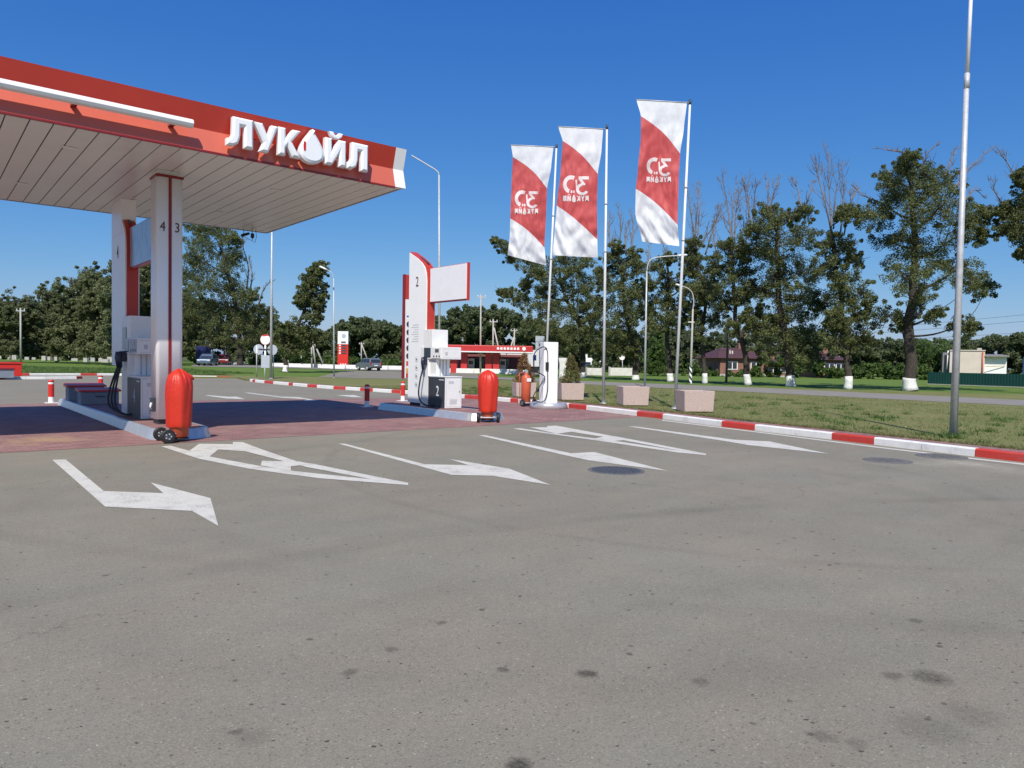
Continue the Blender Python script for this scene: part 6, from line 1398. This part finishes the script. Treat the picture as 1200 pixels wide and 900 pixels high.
# ------------------------------------------------------------------ far woodland (reads as one mass)
def woodland(name, label, prof, base_y, Yd, leaf, nblob, seed, mat=LEAFF, rpx=(6, 11), Ys=18, per=46):
    rng = np.random.default_rng(seed); rs = random.Random(seed); cents, rads = [], []
    b = Vector((at(prof[0][0], base_y, Yd).x, Yd, 0)); sc = Yd / F
    for _ in range(nblob):
        x = rs.uniform(prof[0][0], prof[-1][0])
        for (xa, ya), (xb, yb_) in zip(prof[:-1], prof[1:]):
            if xa <= x <= xb: yt = ya + (yb_ - ya) * (x - xa) / (xb - xa); break
        r_ = rs.uniform(*rpx); y = yt + r_ * 0.7 + (base_y - yt - r_) * rs.random() ** 1.3; Yq = Yd + rs.uniform(0, Ys) * (1 - 0.5 * (y - yt) / max(1, base_y - yt))
        c = at(x, y, Yq) - b; R = r_ * Yq / F
        for k in range(5):
            d = Vector((rng.normal(), rng.normal(), rng.normal())).normalized() * R * rs.uniform(0.3, 0.9); cents.append(tuple(c + d)); rads.append(R * 0.45)
    o = leaves_mesh(name, cents, rads, per, leaf, rng, mat, 0.9, 0.3, 0.7, None, b)
    return tag(o, label, 'woodland', None, 'stuff')
woodland('far_woodland', 'wooded rise behind the red price display', [(325, 385), (350, 380), (380, 388), (398, 380), (405, 374), (425, 371), (440, 377), (460, 379), (475, 380), (505, 377), (530, 372)], 430, 150, 0.46, 420, 1, per=105)
woodland('far_woodland', 'round topped woods behind the far filling station', [(500, 378), (522, 364), (540, 358), (560, 360), (585, 358), (600, 364), (615, 375), (660, 378), (700, 385), (740, 390)], 434, 130, 0.42, 420, 2, per=100)
woodland('far_woodland', 'dark thicket behind the whitewashed poplars', [(690, 385), (740, 388), (790, 385), (850, 390), (900, 382), (940, 385), (985, 392), (1010, 398), (1045, 396), (1075, 398), (1110, 400)], 442, 100, 0.32, 560, 3, rpx=(5, 10), per=100)
woodland('far_woodland', 'distant dark woods beyond the cream house', [(1040, 402), (1090, 400), (1130, 397), (1155, 392), (1175, 388), (1200, 391), (1260, 392)], 440, 150, 0.46, 300, 4, per=105)
woodland('far_woodland', 'continuous dark woods behind the left tree row', [(-40, 362), (20, 358), (60, 354), (100, 345), (140, 335), (200, 340), (240, 350), (280, 360), (310, 372), (345, 384)], 424, 150, 0.46, 520, 8, per=90)
woodland('far_woodland', 'wooded skyline continuing beyond the right edge of the field', [(1250, 392), (1350, 396), (1500, 404), (1700, 410), (1900, 420)], 446, 170, 0.5, 320, 9, per=80)
woodland('field_hedge', 'scrubby hedge at the foot of the brick houses', [(800, 424), (845, 434), (872, 432), (885, 424), (905, 420), (945, 420), (968, 426), (980, 430), (1020, 424), (1060, 426), (1090, 428)], 446, 84, 0.3, 160, 5, LEAFB, rpx=(3, 6), Ys=5, per=50)
woodland('field_hedge', 'low green scrub along the far road', [(290, 418), (330, 414), (360, 412), (400, 418), (470, 422), (520, 424), (560, 428)], 430, 120, 0.4, 150, 6, LEAFB, rpx=(3, 6), Ys=5, per=50)

# ------------------------------------------------------------------ grass blades
def blades(name, label, pts_uv, h, wd, mat, rng, rot=0.0, lean=0.5):
    P = np.asarray(pts_uv, float); N = len(P)
    a = rng.random(N) * 6.283; hh = h * (0.5 + rng.random(N)); w_ = wd * (0.7 + 0.6 * rng.random(N))
    dx = np.cos(a) * w_; dy = np.sin(a) * w_; lx = rng.normal(size=N) * lean * hh; ly = rng.normal(size=N) * lean * hh
    v = np.zeros((N, 3, 3)); v[:, 0, 0] = P[:, 0] - dx; v[:, 0, 1] = P[:, 1] - dy; v[:, 1, 0] = P[:, 0] + dx; v[:, 1, 1] = P[:, 1] + dy; v[:, 0, 2] = v[:, 1, 2] = P[:, 2]
    v[:, 2, 0] = P[:, 0] + lx; v[:, 2, 1] = P[:, 1] + ly; v[:, 2, 2] = P[:, 2] + hh
    me = bpy.data.meshes.new(name); me.vertices.add(3 * N); me.vertices.foreach_set('co', v.astype(np.float32).ravel()); me.loops.add(3 * N); me.loops.foreach_set('vertex_index', np.arange(3 * N, dtype=np.int32))
    me.polygons.add(N); me.polygons.foreach_set('loop_start', np.arange(0, 3 * N, 3, dtype=np.int32)); me.polygons.foreach_set('loop_total', np.full(N, 3, np.int32)); me.update(calc_edges=True); me.materials.append(mat)
    o = bpy.data.objects.new(name, me); COL.objects.link(o); o.rotation_euler = (0, 0, rot); return tag(o, label, 'grass', None, 'stuff')
KA = np.array(KERB)
def kerb_v(u): return np.interp(u, KA[:, 1], KA[:, 0])
N = 90000; u = RNG.uniform(1, 34, N); v = kerb_v(u) + 0.95 + 16 * RNG.random(N) ** 1.5
cl = np.array([noise.noise(Vector((a * 0.5, b * 0.5, 0))) for a, b in zip(v, u)]); kk = RNG.random(N) < (0.55 + 0.9 * cl)
blades('mown_grass', 'short dry mown grass on the verge', np.stack([v[kk], u[kk], np.full(kk.sum(), 0.104)], 1), 0.035, 0.010, BLADE, RNG, TH, 0.9)
N = 50000; v = RNG.uniform(-25, 22, N); u = 60 + 22 * RNG.random(N) ** 1.4
zb = np.array([back_h(a, b) for a, b in zip(v, u)])
blades('lawn_grass', 'fresh green grass on the back lawn', np.stack([v, u, zb - 0.01], 1), 0.12, 0.03, BLADEG, RNG, TH, 0.6)

# taller tufts and weeds at the ragged edge of the verge
N = 9000; u = RNG.uniform(0.5, 30, N); v = kerb_v(u) + 0.93 + np.abs(RNG.normal(size=N)) * 0.10
blades('edge_grass', 'longer ragged grass along the edge of the kerbside path', np.stack([v, u, np.full(N, 0.108)], 1), 0.065, 0.008, BLADE, RNG, TH, 0.8)
cu_ = RNG.uniform(1, 30, 160); cv2 = kerb_v(cu_) + 1.2 + 10 * RNG.random(160) ** 1.3
cu_ = np.concatenate([cu_, np.full(8, 5.8)]); cv2 = np.concatenate([cv2, np.full(8, 16.95)])
u = np.repeat(cu_, 45) + RNG.normal(size=len(cu_) * 45) * 0.11; v = np.repeat(cv2, 45) + RNG.normal(size=len(cu_) * 45) * 0.11
blades('weed_tufts', 'scattered taller weed tufts in the mown verge', np.stack([v, u, np.full(len(u), 0.103)], 1), 0.10, 0.012, BLADEG, RNG, TH, 0.7)

# grit, crumbs and dry leaf bits lying on the asphalt
Ng = 2300; gy = 2.6 + 13 * RNG.random(Ng) ** 1.3; gx = (RNG.random(Ng) - 0.5) * 1.7 * gy + 0.3
ok = np.array([(-gx_ * ST + gy_ * CT) < 13.6 and (gx_ * CT + gy_ * ST) < np.interp(-gx_ * ST + gy_ * CT, KA[:, 1], KA[:, 0]) - 0.2 for gx_, gy_ in zip(gx, gy)])
gx, gy = gx[ok], gy[ok]; n_ = len(gx); sz = 0.0022 + (0.0045 + 0.0011 * gy) * RNG.random(n_) ** 2.6; an = RNG.random(n_) * 6.283
vv = np.zeros((n_, 5, 3)); k5 = np.arange(5) * 2 * np.pi / 5
rj = sz[:, None] * (0.5 + 0.8 * RNG.random((n_, 5))); an5 = an[:, None] + k5[None, :]
ex = rj * np.cos(an5) * 1.3; ey = rj * np.sin(an5) * 0.75
vv[:, :, 0] = gx[:, None] + ex; vv[:, :, 1] = gy[:, None] + ey; vv[:, :, 2] = 0.002 + 0.22 * rj * RNG.random((n_, 5))
me = bpy.data.meshes.new('grit'); me.vertices.add(5 * n_); me.vertices.foreach_set('co', vv.astype(np.float32).ravel()); me.loops.add(5 * n_); me.loops.foreach_set('vertex_index', np.arange(5 * n_, dtype=np.int32))
me.polygons.add(n_); me.polygons.foreach_set('loop_start', np.arange(0, 5 * n_, 5, dtype=np.int32)); me.polygons.foreach_set('loop_total', np.full(n_, 5, np.int32)); me.update(calc_edges=True)
GR = bpy.data.materials.new('grit_mix'); GR.use_nodes = True; nt = GR.node_tree; gb = nt.nodes['Principled BSDF']; gg = nd(nt, 'ShaderNodeNewGeometry'); rp = nd(nt, 'ShaderNodeValToRGB'); rp.color_ramp.interpolation = 'CONSTANT'
for pos_, c_ in ((0.0, (0.085, 0.078, 0.068, 1)), (0.55, (0.12, 0.105, 0.085, 1)), (0.85, (0.17, 0.14, 0.10, 1)), (0.95, (0.38, 0.36, 0.31, 1))):
    el = rp.color_ramp.elements.new(pos_) if pos_ > 0 else rp.color_ramp.elements[0]; el.color = c_
rp.color_ramp.elements[-1].color = (0.38, 0.36, 0.31, 1)
nt.links.new(gg.outputs['Random Per Island'], rp.inputs[0]); nt.links.new(rp.outputs[0], gb.inputs['Base Color']); gb.inputs['Roughness'].default_value = 0.9
me.materials.append(GR); o = bpy.data.objects.new('grit', me); COL.objects.link(o); tag(o, 'fine dark grit and crumbs scattered over the asphalt', 'grit', None, 'stuff')
